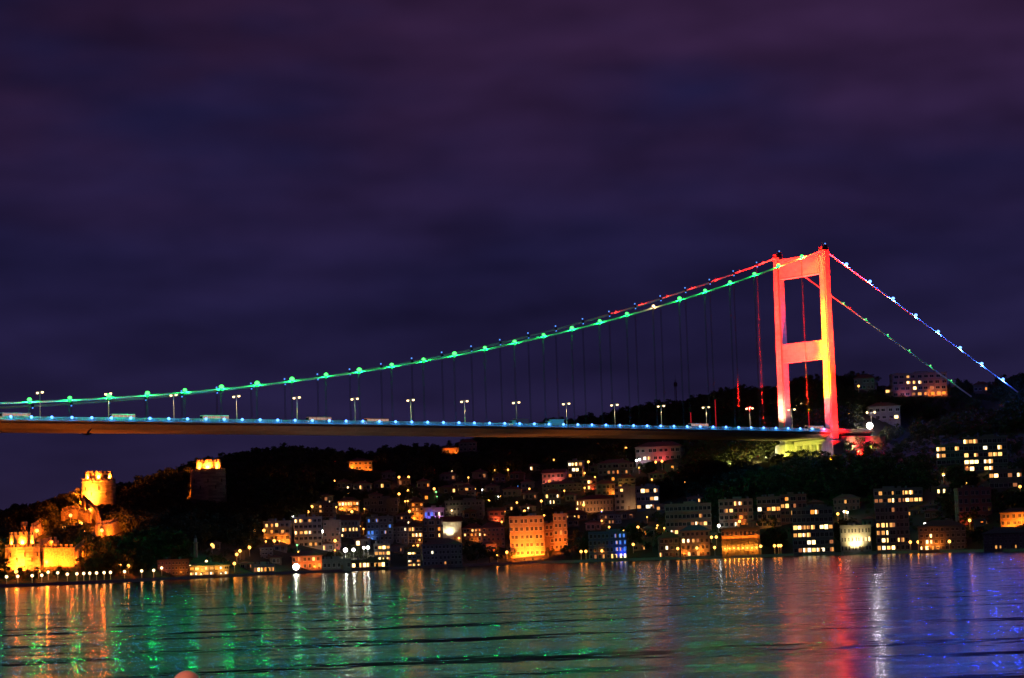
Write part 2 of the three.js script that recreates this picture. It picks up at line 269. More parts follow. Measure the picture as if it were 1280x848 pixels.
  // parapets: rails on posts
  for (const z of [19.4, -19.4, 16.4, -16.4]) {
    const g = [];
    for (const h of [0.1, -0.35, -0.75]) g.push(tube(along((s) => V(-s, deckY(Math.max(s, 0)) + h, z), -SB, SMAX, 40), h > 0 ? 0.09 : 0.06, 80, 4));
    for (let s = -SB + 1; s < SMAX; s += 4.48) g.push(box(0.14, 1.1, 0.14, -s, deckY(Math.max(s, 0)) - 0.5, z));
    mesh('railing', merge(g), 'pole', bridge);
  }
  // median barrier
  mesh('median_barrier', tube(along((s) => V(-s, deckY(Math.max(s, 0)) - 0.45, 0), -SB, SMAX, 40), 0.35, 80, 6), 'concrete', bridge);
  // --- cables and hangers
  for (const z of [CW, -CW]) {
    mesh('main_cable', tube(along((s) => V(-s, cableY(s), z), 0, SMAX, 60), 0.44, 240, 8), 'cable', bridge);
    mesh('backstay_cable', tube(along((s) => V(s, stayY(s), z), 0, 156, 6), 0.44, 60, 8), 'cable', bridge);
    const off = z > 0 ? 17.4 : 16.4;
    for (let i = 0; off + i * PITCHH < SMAX; i++) {
      const s = off + i * PITCHH; if (cableY(s) - deckY(s) < 1.2) continue;
      mesh('hanger', merge([rod(V(-s - 0.3, deckY(s) - 0.6, z), V(-s - 0.3, cableY(s), z), 0.085, 5), rod(V(-s + 0.3, deckY(s) - 0.6, z), V(-s + 0.3, cableY(s), z), 0.085, 5), box(1.3, 1.3, 1.15, -s, cableY(s) - 0.05, z), box(1.1, 0.9, 0.5, -s, deckY(s) - 0.9, z)]), 'wire', bridge);
    }
  }
  // --- lights on the cables: each a drum lamp on an outrigger, with its own light
  const drum = new THREE.SphereGeometry(0.8, 14, 10).scale(1.25, 1, 1), dot = new THREE.SphereGeometry(0.36, 10, 8);
  const lightPart = (nm, g, m, x, y, z, color, I, lx = 0, ly = 0, lz = 1.0) => { const o = mesh(nm, g, m, bridge); o.position.set(x, y, z); mesh('bracket', box(0.12, 1.3, 0.12, 0, -0.75, 0), 'dark', o); if (I) lamp(o, color, I, lx, ly, lz, 0.5); return o; };
  const dim = rng(5);
  for (let i = 0; i < 38; i++) { const s = 17.4 + i * PITCHH; const o = lightPart('cable_light', drum, i === 6 ? 'lamp_cream' : 'lamp_green', -s, cableY(s) + 1.0, CW + 0.5, i === 6 ? CREAM : GREEN, (i === 6 ? 160 : 520) * (0.75 + 0.5 * dim()), 0, -0.5, 0.8); o.scale.setScalar(0.85 + 0.3 * dim()); }
  for (let i = 0; i < 38; i++) { const s = 16.4 + i * PITCHH; const o = lightPart('cable_light', dot, 'lamp_small_blue', -s, cableY(s) + 1.6, -CW, BLUE, 0); mesh('lower_lens', dot, 'lamp_small_blue', o).position.set(0, -2.4, 0.4); }
  for (let i = 1; i < 9; i++) { const s = i * 18.0 - 1.2; lightPart('cable_light', drum, 'lamp_blue', s, stayY(s) + 1.0, CW + 0.5, BLUE, 1900, 0, -0.5, 0.8); }
  for (let i = 1; i < 9; i++) { const s = i * 17.6 + 33; if (s < 150) lightPart('cable_light', dot, 'lamp_small_green', s, stayY(s) + 0.9, -CW + 0.4, GREEN, 20); }
  // --- lights along the near parapet
  const stud = new THREE.SphereGeometry(0.58, 12, 8);
  for (let s = 17.73 - 8.96 * 1; s < SMAX - 90; s += 8.96) { const o = mesh('parapet_light', stud, 'lamp_blue', bridge); o.position.set(-s, deckY(s), 19.55); lamp(o, [0.02, 0.34, 1], 60, 0, 0.1, 1.5, 0.4); }
  for (const z of [CW, -CW]) { const o = mesh('added_saddle_light', dot, 'lamp_red', bridge); o.position.set(3.4, HT + 0.4, z); lamp(o, RED, 160, 0.5, 0.6, 0.3, 0.4); const q = mesh('added_saddle_light', dot, 'lamp_red', bridge); q.position.set(-3.4, HT + 0.4, z); lamp(q, RED, 400, -0.5, 0.6, 0.3, 0.4); }  // added red lamps, put here to redden the cable ends and top beam
  for (let i = 0; i < 7; i++) { const s = 12 + i * PITCHH; const o = mesh('cable_light', dot, 'lamp_red', bridge); o.position.set(-s, cableY(s) + 0.9, -CW + 0.3); lamp(o, RED, 220, 0, 0.2, 0.6, 0.3); }  // added red lamps imitating the glow of the tower on the far cable
  for (let i = 0; i < 3; i++) { const s = 20 + i * PITCHH; const o = mesh('cable_light', dot, 'lamp_red', bridge); o.position.set(s, stayY(s) + 0.9, -CW + 0.3); lamp(o, RED, 220, 0, 0.2, 0.6, 0.3); }  // added as well, to tint the far backstay red near the tower
  // --- added glowing tubes that stand in for red light falling on the hangers
  for (const [s, z, h] of [[36, CW, 9], [17.4, CW, 8], [52, -CW, 16], [70, -CW, 9]]) mesh('hanger_red_glow', cyl(0.16, 0.16, h, 8, -s, deckY(s) + h / 2 + 1, z + 0.3), 'lamp_red', bridge);

  // --- floodlights that colour the tower
  const flood = (nm, label, pos, to, color, I, ang, pen) => { const o = thing('floodlight', label, 'floodlight', pos, Math.atan2(to.x - pos.x, to.z - pos.z), 'floodlights trained on the bridge tower'); mesh('housing', merge([new RoundedBoxGeometry(0.9, 0.6, 0.5, 2, 0.1).translate(0, 0.7, 0), box(0.1, 0.7, 0.1, -0.5, 0.35, 0), box(0.1, 0.7, 0.1, 0.5, 0.35, 0), box(1.2, 0.08, 0.5, 0, 0.04, 0)]), 'dark', o); mesh('lens', box(0.76, 0.46, 0.04, 0, 0.72, 0.27), color[1] > 0.2 ? 'lamp_sodium' : 'lamp_red', o); const l = V(0, 1.1, 0.5), t = to.clone().sub(pos).applyAxisAngle(V(0, 1, 0), -o.rotation.y); spot(o, color, I, l, t, ang, pen, 0.5); return o; };
  const lbl = 'black floodlight on the bridge deck aimed up the red tower';
  const dk = (s, z) => V(-s, deckY(s) - 0.72, z);
  for (const z of [CW, -CW]) {
    flood('f', lbl, dk(19, z - 2.2), V(0, 92, z), RED, 154440, 0.5, 0.9);
    flood('f', lbl, dk(30, z - 2.2), V(0, 128, z), RED, 583440, 0.34, 0.9);
    flood('f', lbl, dk(44, z - 2.2), V(0, 150, z), RED, 1029600, 0.2, 0.9);
  }
  flood('f', lbl, dk(34, 3), V(0, 107, 0), RED, 720720, 0.24, 0.8);
  flood('f', lbl, dk(52, 0), V(0, 152, 0), RED, 1372800, 0.16, 0.8);
  flood('f', 'amber floodlight on the bridge deck aimed at the nearer tower leg', dk(26, 13.2), V(0, 94, CW), [1, 0.42, 0.0], 300000, 0.26, 0.9);
  flood('f', 'amber floodlight on the bridge deck aimed at the nearer tower leg', dk(40, 13.2), V(0, 122, CW), [1, 0.34, 0.0], 260000, 0.15, 0.9);
  flood('f', lbl, dk(5, 4), V(0, 92, -CW + 2), RED, 120000, 0.4, 0.9);
  flood('f', lbl, dk(5, 1), V(0, 128, -CW + 2), RED, 270000, 0.3, 0.9);
  flood('f', 'rose floodlight at the foot of the farther tower leg', dk(10, -13.2), V(0, 84, -CW), [1, 0.2, 0.16], 6000, 0.5, 0.9);
  flood('f', 'rose floodlight at the foot of the nearer tower leg', dk(10, 12.0), V(0, 84, CW), [1, 0.12, 0.12], 5000, 0.5, 0.9);
  { const x = -34, z = 46; flood('f', 'amber floodlight on the slope below the tower', V(x, landAt(x, z), z), V(0, 104, CW), [1, 0.2, 0.0], 700000, 0.3, 0.95); }
  flood('f', 'amber floodlight on the bridge deck aimed at the farther tower leg', dk(22, -12), V(0, 78, -CW), [1, 0.3, 0.14], 30000, 0.3, 0.95);
  for (const [x, z] of [[-9, 33], [9, 33]]) flood('f', 'red floodlight on the slope below the tower', V(x, landAt(x, z), z), V(0, 76, CW), RED, 39000, 0.5, 0.9);
  for (const [x, z, to, I] of [[-16, 52, V(0, 105, CW), 560000], [10, 66, V(0, 140, CW), 1250000]]) { const y = landAt(x, z); flood('f', 'red floodlight on the slope below the tower', V(x, y, z), to, RED, I, 0.32, 0.9); }

  // --- concrete foot of the bridge, lit from the slope
  const ab = thing('bridge_abutment', 'pale concrete abutment with dark openings below the bridge tower', 'abutment', V(0, 0, 0));
  for (const z of [CW, -CW]) mesh('pedestal', new RoundedBoxGeometry(8.5, 26, 8.5, 2, 0.3).translate(0, HD - 19, z), 'concrete', ab);
  mesh('back_wall', box(1, 24, 2 * CW - 9, 7.5, HD - 17.2, 0), 'concrete', ab);
  mesh('lintel', box(3.4, 2.2, 2 * CW - 9, 3.5, HD - 5.9, 0), 'concrete', ab); mesh('plinth', box(3.4, 14, 2 * CW - 9, 3.5, HD - 18.4, 0), 'concrete', ab);
  for (const z of [-11.6, -6.2, -0.9, 4.4, 9.8, 12]) mesh('pier', box(3.2, 4.4, 1.5, 3.5, HD - 9.2, z), 'concrete', ab);
  for (const z of [CW + 2.2, -CW - 2.2]) mesh('retaining_wall', box(34, 22, 0.8, 21.5, HD - 15, z), 'concrete', ab);
  mesh('coping', box(34, 0.5, 1.3, 21.5, HD - 3.75, CW + 2.25), 'concrete', ab);
  for (const [x, z, I, c] of [[-8, -11, 240, [0.85, 0.8, 0.08]], [-7, -3, 260, [0.85, 0.8, 0.08]], [-7, 5, 260, [0.85, 0.8, 0.08]], [-8, 12, 200, [0.85, 0.8, 0.08]], [-12, -20, 300, [1, 0.85, 0.6]], [-14, 22, 90, [1, 0.5, 0.4]], [-24, -16, 260, [1, 0.8, 0.25]], [-34, -12, 240, [1, 0.7, 0.2]], [-40, -20, 260, [1, 0.85, 0.4]], [-48, -8, 200, [0.85, 0.8, 0.1]]]) groundFlood(V(x, landAt(x, z), z), c, I, 'pale floodlight on the slope under the bridge deck', 'pale floodlights under the bridge deck', 'lamp_cream', 1.1, 1.2);
  for (const [x, z, I, c, l] of [[10, 27, 380, [1, 0.02, 0.05], 'lamp_red'], [22, 27, 380, [1, 0.02, 0.05], 'lamp_red'], [8, 24, 220, [0.95, 0.9, 0.4], 'lamp_cream'], [16, 30, 200, [0.9, 0.85, 0.2], 'lamp_cream']]) groundFlood(V(x, landAt(x, z), z), c, I, c[1] < 0.1 ? 'red floodlight at the retaining wall beside the tower' : 'pale floodlight at the retaining wall beside the tower', 'floodlights at the retaining wall', l, 1.1, 1.0);
}
// twin-armed lamps down the middle of the bridge
{
  const group = 'twin-armed street lamps along the middle of the bridge';
  const pole = merge([cyl(0.11, 0.24, 12.4, 10, 0, 6.2, 0), cyl(0.35, 0.42, 0.9, 10, 0, 0.45, 0)]), arms = tube([V(0, 12.1, -2.0), V(0, 12.6, -1.3), V(0, 12.55, 0), V(0, 12.6, 1.3), V(0, 12.1, 2.0)], 0.09, 20, 6);
  const head = new THREE.SphereGeometry(0.62, 14, 10).scale(0.85, 0.75, 1.1), hood = new THREE.SphereGeometry(0.66, 14, 6, 0, 6.2832, 0, 1.2).scale(0.85, 0.75, 1.1);
  for (let i = 0; i < 19; i++) {
    const s = 43.53 - 31.4 + i * 31.396, o = thing('street_lamp', 'twin-armed cream street lamp standing on the middle of the bridge', 'street lamp', V(-s, deckY(s) - 0.7, 0), -0.75 + 0.75, group);
    mesh('pole', pole, 'pole', o); mesh('arm', arms, 'pole', o);
    for (const z of [-2.1, 2.1]) { const h = mesh('lamp_head', head, 'lamp_cream', o); h.position.set(0, 12.1, z); mesh('hood', hood, 'dark', h).position.set(0, 0.1, 0); downlight(o, CREAM, 260, 0, 11.4, z, 0.98); }
  }
}
// vehicles on the bridge
{
  const paint = (r, g, b) => new THREE.MeshPhysicalMaterial({ color: rgb(r, g, b), roughness: 0.35, clearcoat: 0.6 });
  const white = paint(0.72, 0.7, 0.68), red = paint(0.5, 0.05, 0.05), silver = paint(0.4, 0.4, 0.42), blue = paint(0.08, 0.12, 0.3), black = paint(0.03, 0.03, 0.03);
  [white, red, silver, blue, black].forEach((m, i) => (m.name = 'car_paint_' + i));
  const wheelG = new THREE.CylinderGeometry(0.5, 0.5, 0.32, 16).rotateX(Math.PI / 2), rimG = new THREE.CylinderGeometry(0.28, 0.28, 0.34, 12).rotateX(Math.PI / 2);
  function wheels(o, xs, zs, r) { for (const x of xs) for (const z of zs) { const w = mesh('wheel', wheelG, 'dark', o); w.position.set(x, r, z); w.scale.set(r / 0.5, r / 0.5, 1); mesh('rim', rimG, 'pole', w); } }
  function bus(label, m, len, s, z) {
    const o = thing('bus', label, 'bus', V(-s, deckY(s) - 0.73, z), z > 0 ? 0 : Math.PI);
    mesh('body', new RoundedBoxGeometry(len, 2.6, 2.5, 3, 0.25).translate(0, 1.75, 0), m, o);
    for (const sd of [-1, 1]) for (let k = 0; k < 6; k++) mesh('window', box(len / 6.8, 0.95, 0.05, -len / 2 + len * (k + 0.5) / 6, 2.2, sd * 1.26), 'lit_bus', o);
    mesh('windscreen', box(0.06, 1.2, 2.1, -len / 2 - 0.01, 2.1, 0), 'glass_dark', o);
    for (const zz of [-0.9, 0.9]) { mesh('headlight', box(0.08, 0.25, 0.4, -len / 2 - 0.01, 0.85, zz), 'lamp_cream', o); mesh('tail_light', box(0.08, 0.35, 0.25, len / 2 + 0.01, 1.1, zz), 'lit_red', o); }
    wheels(o, [-len * 0.32, len * 0.32], [-1.1, 1.1], 0.5);
  }
  function truck(label, m, s, z) {
    const o = thing('truck', label, 'truck', V(-s, deckY(s) - 0.73, z), z > 0 ? 0 : Math.PI);
    mesh('cargo_box', new RoundedBoxGeometry(7.6, 2.7, 2.5, 2, 0.08).translate(1.3, 2.35, 0), m, o);
    const c = mesh('cab', new RoundedBoxGeometry(2.1, 2.3, 2.4, 3, 0.25).translate(-3.8, 1.75, 0), white, o);
    mesh('windscreen', box(0.06, 0.9, 2.0, -4.86, 2.1, 0), 'glass_dark', c); mesh('chassis', box(9.4, 0.3, 1.4, 0, 0.85, 0), 'dark', o);
    for (const zz of [-0.9, 0.9]) { mesh('headlight', box(0.08, 0.25, 0.4, -4.87, 0.95, zz), 'lamp_cream', o); mesh('tail_light', box(0.08, 0.3, 0.25, 5.1, 1.0, zz), 'lit_red', o); }
    wheels(o, [-3.7, 2.0, 3.5], [-1.1, 1.1], 0.5);
  }
  const carShape = new THREE.Shape(); carShape.moveTo(-2.15, 0.35); carShape.lineTo(-2.2, 0.85); carShape.lineTo(-1.2, 1.0); carShape.quadraticCurveTo(-0.7, 1.5, -0.2, 1.5); carShape.lineTo(0.9, 1.48); carShape.quadraticCurveTo(1.5, 1.2, 1.7, 1.05); carShape.lineTo(2.15, 0.98); carShape.lineTo(2.15, 0.35); carShape.closePath();
  const carG = new THREE.ExtrudeGeometry(carShape, { depth: 1.5, bevelEnabled: true, bevelSize: 0.1, bevelThickness: 0.12, bevelSegments: 2, steps: 1 }).translate(0, 0, -0.75);
  function car(label, m, s, z) {
    const o = thing('car', label, 'car', V(-s, deckY(s) - 0.73, z), z > 0 ? 0 : Math.PI);
    mesh('body', carG, m, o); for (const sd of [-1, 1]) mesh('window', box(1.9, 0.34, 0.04, 0.35, 1.22, sd * 0.87), 'glass_dark', o);
    mesh('windscreen', box(0.05, 0.5, 1.3, -0.92, 1.28, 0).rotateZ(0), 'glass_dark', o);
    for (const zz of [-0.6, 0.6]) { mesh('headlight', box(0.08, 0.16, 0.3, -2.28, 0.78, zz), 'lamp_cream', o); mesh('tail_light', box(0.08, 0.18, 0.3, 2.24, 0.85, zz), 'lit_red', o); }
    wheels(o, [-1.35, 1.3], [-0.78, 0.78], 0.33);
  }
  const sOf = (px, z) => { let best = 0, e = 1e9; for (let s = -20; s < 600; s += 0.5) { const q = Math.abs(project(V(-s, deckY(Math.max(s, 0)), z))[0] - px); if (q < e) { e = q; best = s; } } return best; };
  bus('white coach farthest from the red tower on the bridge', white, 12.5, sOf(19, 10), 10);
  bus('white coach following the silver car along the bridge', white, 11, sOf(153, 10), 10);
  car('silver car on the bridge between two white coaches', silver, sOf(205, 10), 10);
  bus('long white coach between the silver car and the red coach', white, 13, sOf(268, 10), 10);
  bus('red coach ahead of the dark blue car on the bridge', red, 12, sOf(398, 10), 10);
  car('dark blue car between the two red coaches on the bridge', blue, sOf(440, 10), 10);
  bus('red coach behind the dark blue car on the bridge', red, 12, sOf(470, 6.3), 6.3);
  truck('truck with a red cargo box on the bridge', red, sOf(649, 10), 10);
  truck('truck with a white cargo box on the bridge', white, sOf(693, 10), 10);
  bus('white coach on the bridge near the hill', white, 12, sOf(873, 10), 10);
  car('black car beside the truck with the white cargo box', black, sOf(722, 6.3), 6.3);
  bus('white coach passing under the red tower', white, 12, sOf(1018, 10), 10);
}

// ------------------------------------------------------------------ the fortress on the slope
function crenels(parent, n, r, y, m) { const g = box(r * 6.283 / n * 0.55, 1.1, 0.6); for (let i = 0; i < n; i++) { const a = (i + 0.5) / n * 6.2832, o = mesh('merlon', g, m, parent); o.position.set(Math.sin(a) * (r - 0.4), y + 0.55, Math.cos(a) * (r - 0.4)); o.rotation.y = a; } }
function fortTower(label, x0, x1, yt, yb, sides, up, turn = 0) {
  const g = ground((x0 + x1) / 2, yb), k = depthOf(g) / F, r = (x1 - x0) / 2 * k, h = (yb - yt) * k, o = thing('fortress_tower', label, 'tower', g.clone(), faceEye(g) + turn, 'great towers of the fortress');
  o.translateZ(-r);
  let wall = new THREE.CylinderGeometry(r * 0.97, r * 1.05, h + 6, sides, 6); wall.translate(0, h / 2 - 3, 0); if (sides < 20) { wall = wall.toNonIndexed(); wall.computeVertexNormals(); }
  const w = mesh('wall', wall, 'stone', o);
  mesh('cornice', new THREE.CylinderGeometry(r * 1.0, r * 0.98, 0.5, sides).translate(0, h - 0.4, 0), 'stone', o);
  crenels(o, Math.max(16, Math.round(r * 3.8)), r * 0.98, h - 0.15, 'stone');
  for (let i = 0; i < 7; i++) { const a = -1.3 + i * 0.43; const s = mesh('arrow_slit', box(0.5, 1.6, 0.3), 'dark', o); s.position.set(Math.sin(a) * r * 1.0, h * (0.45 + 0.22 * (i % 2)), Math.cos(a) * r * 1.0); s.rotation.y = a; }
  RECTS.push([x0 - 2, x1 + 2, yt - 10, yb - 2, depthOf(g)]);
  let top = h;
  if (up) for (const [a, b, y] of up) { const ru = (b - a) / 2 * k, hu = (yt - y) * k; const t = mesh('upper_drum', new THREE.CylinderGeometry(ru, ru, hu + 0.4, Math.max(sides, 18)), 'stone', o); t.position.set(((a + b) - (x0 + x1)) / 2 * k, top + hu / 2 - 0.2, 0); crenels(t, Math.max(10, Math.round(ru * 3)), ru, hu / 2 + 0.15, 'stone'); top += hu; yt = y; }
  return { o, g, r, k, top };
}
const FL = FORT;
{
  const a = fortTower('stout many-sided fortress tower by the waterfront, floodlit yellow', 9, 53, 684, 714, 12, [[15, 46, 669]], 0.12);
  // turret on its stair head
  const t = fortTower('slim square watch turret behind the waterfront fortress tower', 28, 38, 656, 674, 4, null, 0.6);
  const b = fortTower('round fortress tower high on the hill, floodlit bright yellow', 102, 145, 601, 632, 40, [[106, 141, 592]]);
  const c = fortTower('dark round fortress tower on the hill with only its upper drum lit', 238, 283, 589, 627, 40, [[246, 277, 578]]);
  const put = (T, ang, dist, y, I, label, color = [1, 0.18, 0.01]) => { const p = T.o.position.clone(); const dir = faceEye(T.g) + ang; p.x += Math.sin(dir) * (T.r + dist); p.z += Math.cos(dir) * (T.r + dist); p.y = y === null ? landAt(p.x, p.z) : T.g.y + y; return groundFlood(p, color, I, label, FL, 'lamp_sodium', 0.9, 0.6); };
  for (const [g, d, I] of [[-0.9, 5, 230], [-0.15, 5.5, 330], [0.75, 4.5, 60]]) put(a, g, d, null, I, 'amber floodlight at the foot of the waterfront fortress tower');
  for (const [g, d, I] of [[-1.1, 5, 400], [-0.45, 6.5, 900]]) put(b, g, d, null, I, 'amber floodlight at the foot of the bright round fortress tower');
  put(c, -1.35, 2.2, null, 70, 'amber floodlight at the foot of the dark round fortress tower');
  // lamps standing on the wall walks light the upper drums
  const ring = (T, r, y, list, label) => { for (const [ang, I] of list) { const p = T.o.position.clone(), dir = faceEye(T.g) + ang; p.x += Math.sin(dir) * r; p.z += Math.cos(dir) * r; p.y = T.g.y + y; groundFlood(p, [1, 0.2, 0.012], I, label, FL, 'lamp_sodium', 1.3, 0.3); } };
  ring(a, a.r - 1.1, (714 - 684) * a.k + 0.0, [[-0.9, 60], [0, 90], [0.8, 60]], 'amber floodlight on the wall walk of the waterfront fortress tower');
  ring(b, b.r - 1.0, (632 - 601) * b.k, [[-0.8, 160], [0, 200], [0.8, 160]], 'amber floodlight on the wall walk of the bright round fortress tower');
  ring(c, c.r - 1.1, (627 - 589) * c.k, [[-0.7, 110], [0, 130], [0.7, 110]], 'amber floodlight on the wall walk of the dark round fortress tower');

  const merlonG = box(1.1, 1.3, 0.6);
  function curtain(label, pts, hm) {
    const P = pts.map(([x, y]) => ground(x, y)), o = thing('fortress_wall', label, 'wall', P[0].clone(), 0, 'curtain walls of the fortress'), segs = [];
    for (let i = 0; i < P.length - 1; i++) {
      const A = P[i], B = P[i + 1], L = A.distanceTo(B), n = Math.max(1, Math.round(L / 3.2)), ang = Math.atan2(B.x - A.x, B.z - A.z) - Math.PI / 2;
      for (let k = 0; k < n; k++) { const p = A.clone().lerp(B, (k + 0.5) / n), y = Math.max(landAt(p.x, p.z), 1.5) + hm, g = box(L / n + 0.02, hm + 4, 1.6, 0, 0, 0).rotateY(ang).translate(p.x - P[0].x, y - (hm + 4) / 2 - P[0].y, p.z - P[0].z); segs.push(g); for (const q of [-0.26, 0.26]) { const m = mesh('merlon', merlonG, 'stone', o), c2 = A.clone().lerp(B, (k + 0.5 + q) / n); m.position.set(c2.x - P[0].x, y + 0.65 - P[0].y, c2.z - P[0].z); m.rotation.y = ang; } }
    }
    mesh('wall', merge(segs), 'stone', o);
    for (const [x, y] of pts) RECTS.push([x - 5, x + 5, y - 14, y - 1, depthOf(P[0])]);
  }
  curtain('crenellated fortress wall running down from the bright round tower', [[104, 636], [110, 643], [121, 652], [124, 664]], 5);
  curtain('low fortress wall along the brow of the hill', [[78, 652], [88, 648], [100, 650], [112, 655]], 4);
  curtain('sloping orange fortress wall below the bright round tower', [[121, 672], [138, 670], [152, 664], [158, 660]], 5);
  curtain('short fortress wall behind the waterfront tower', [[40, 675], [50, 669], [58, 664]], 5);
  curtain('broken fortress wall on the dark slope above the waterfront tower', [[50, 690], [60, 688], [72, 686]], 3.5);
  curtain('long fortress wall beside the waterfront tower', [[54, 709], [66, 709], [80, 709], [92, 709]], 7);
  curtain('stepped fortress wall climbing between dark trees', [[92, 706], [100, 700], [108, 693], [118, 684]], 5);
  for (const [x, y, I] of [[106, 640, 90], [110, 634, 120], [101, 660, 110], [115, 661, 90], [119, 668, 90], [97, 656, 60], [84, 652, 30], [130, 674, 60], [143, 672, 50], [46, 678, 50], [55, 670, 40], [58, 694, 30], [58, 710, 140], [70, 712, 60], [85, 711, 50], [98, 706, 40], [108, 699, 30], [92, 676, 24]]) groundFlood(ground(x, y + 2), FIRE, I, 'amber floodlight among the fortress walls', FL, 'lamp_sodium', 1.2, 0.5);
  for (const [x, y, I] of [[104, 664, 420], [101, 655, 420], [58, 703, 420], [88, 645, 160], [112, 638, 260], [127, 664, 220], [119, 677, 140], [6, 688, 260], [64, 678, 110], [46, 664, 160], [80, 660, 110], [92, 690, 130], [104, 684, 130], [140, 660, 110], [73, 695, 150], [30, 700, 60], [20, 716, 140], [48, 715, 160], [150, 708, 160], [160, 708, 110]]) streetLamp(x, y, 9, 'lamp_sodium', FIRE, I * 0.75, 'amber lamp on a post among the fortress walls', 'amber lamps among the fortress walls', 1.1);  // most of these post lamps are added to spread amber light over the slope
  // minaret by the water
  const mg = ground(244.5, 698), mk = depthOf(mg) / F, mo = thing('minaret', 'slim white minaret with a balcony behind the waterfront houses', 'minaret', mg, 0), mh = 29 * mk;
  mesh('shaft', merge([cyl(0.75, 0.85, mh * 0.62, 12, 0, mh * 0.31, 0), cyl(0.62, 0.66, mh * 0.2, 12, 0, mh * 0.72, 0)]), 'wall_white', mo); mesh('balcony', cyl(1.25, 0.8, 0.7, 14, 0, mh * 0.62, 0), 'wall_white', mo); mesh('spire', cyl(0.02, 0.72, mh * 0.18, 12, 0, mh * 0.91, 0), 'slate', mo);
  RECTS.push([241, 249, 668, 698, depthOf(mg)]);
}

// ------------------------------------------------------------------ houses of the far shore
const LITM = { '#': 'lit_warm', w: 'lit_white', o: 'lit_orange', d: 'lit_dim', b: 'lit_blue', r: 'lit_red' };
const winCache = {};
function winGeo(w, h) {                                      // a window: frame standing proud, pane set back in it, sill below
  const k = w.toFixed(1) + 'x' + h.toFixed(1); if (winCache[k]) return winCache[k];
  const t = Math.min(0.12, w * 0.1), fr = merge([box(t, h, 0.14, -w / 2 + t / 2, 0, 0.07), box(t, h, 0.14, w / 2 - t / 2, 0, 0.07), box(w - 2 * t, t, 0.14, 0, h / 2 - t / 2, 0.07), box(w - 2 * t, t, 0.14, 0, -h / 2 + t / 2, 0.07), box(w + 0.2, 0.1, 0.26, 0, -h / 2 - 0.06, 0.13), box(t * 0.6, h - 2 * t, 0.1, 0, 0, 0.07)]);
  const hw = (w - 2 * t) / 2, g = mergeGeometries([fr, merge([box(hw, h - 2 * t, 0.05, -hw / 2, 0, 0.035)]), merge([box(hw, h - 2 * t, 0.05, hw / 2, 0, 0.035)])], true);
  return (winCache[k] = g);
}
const HOUSES = {};
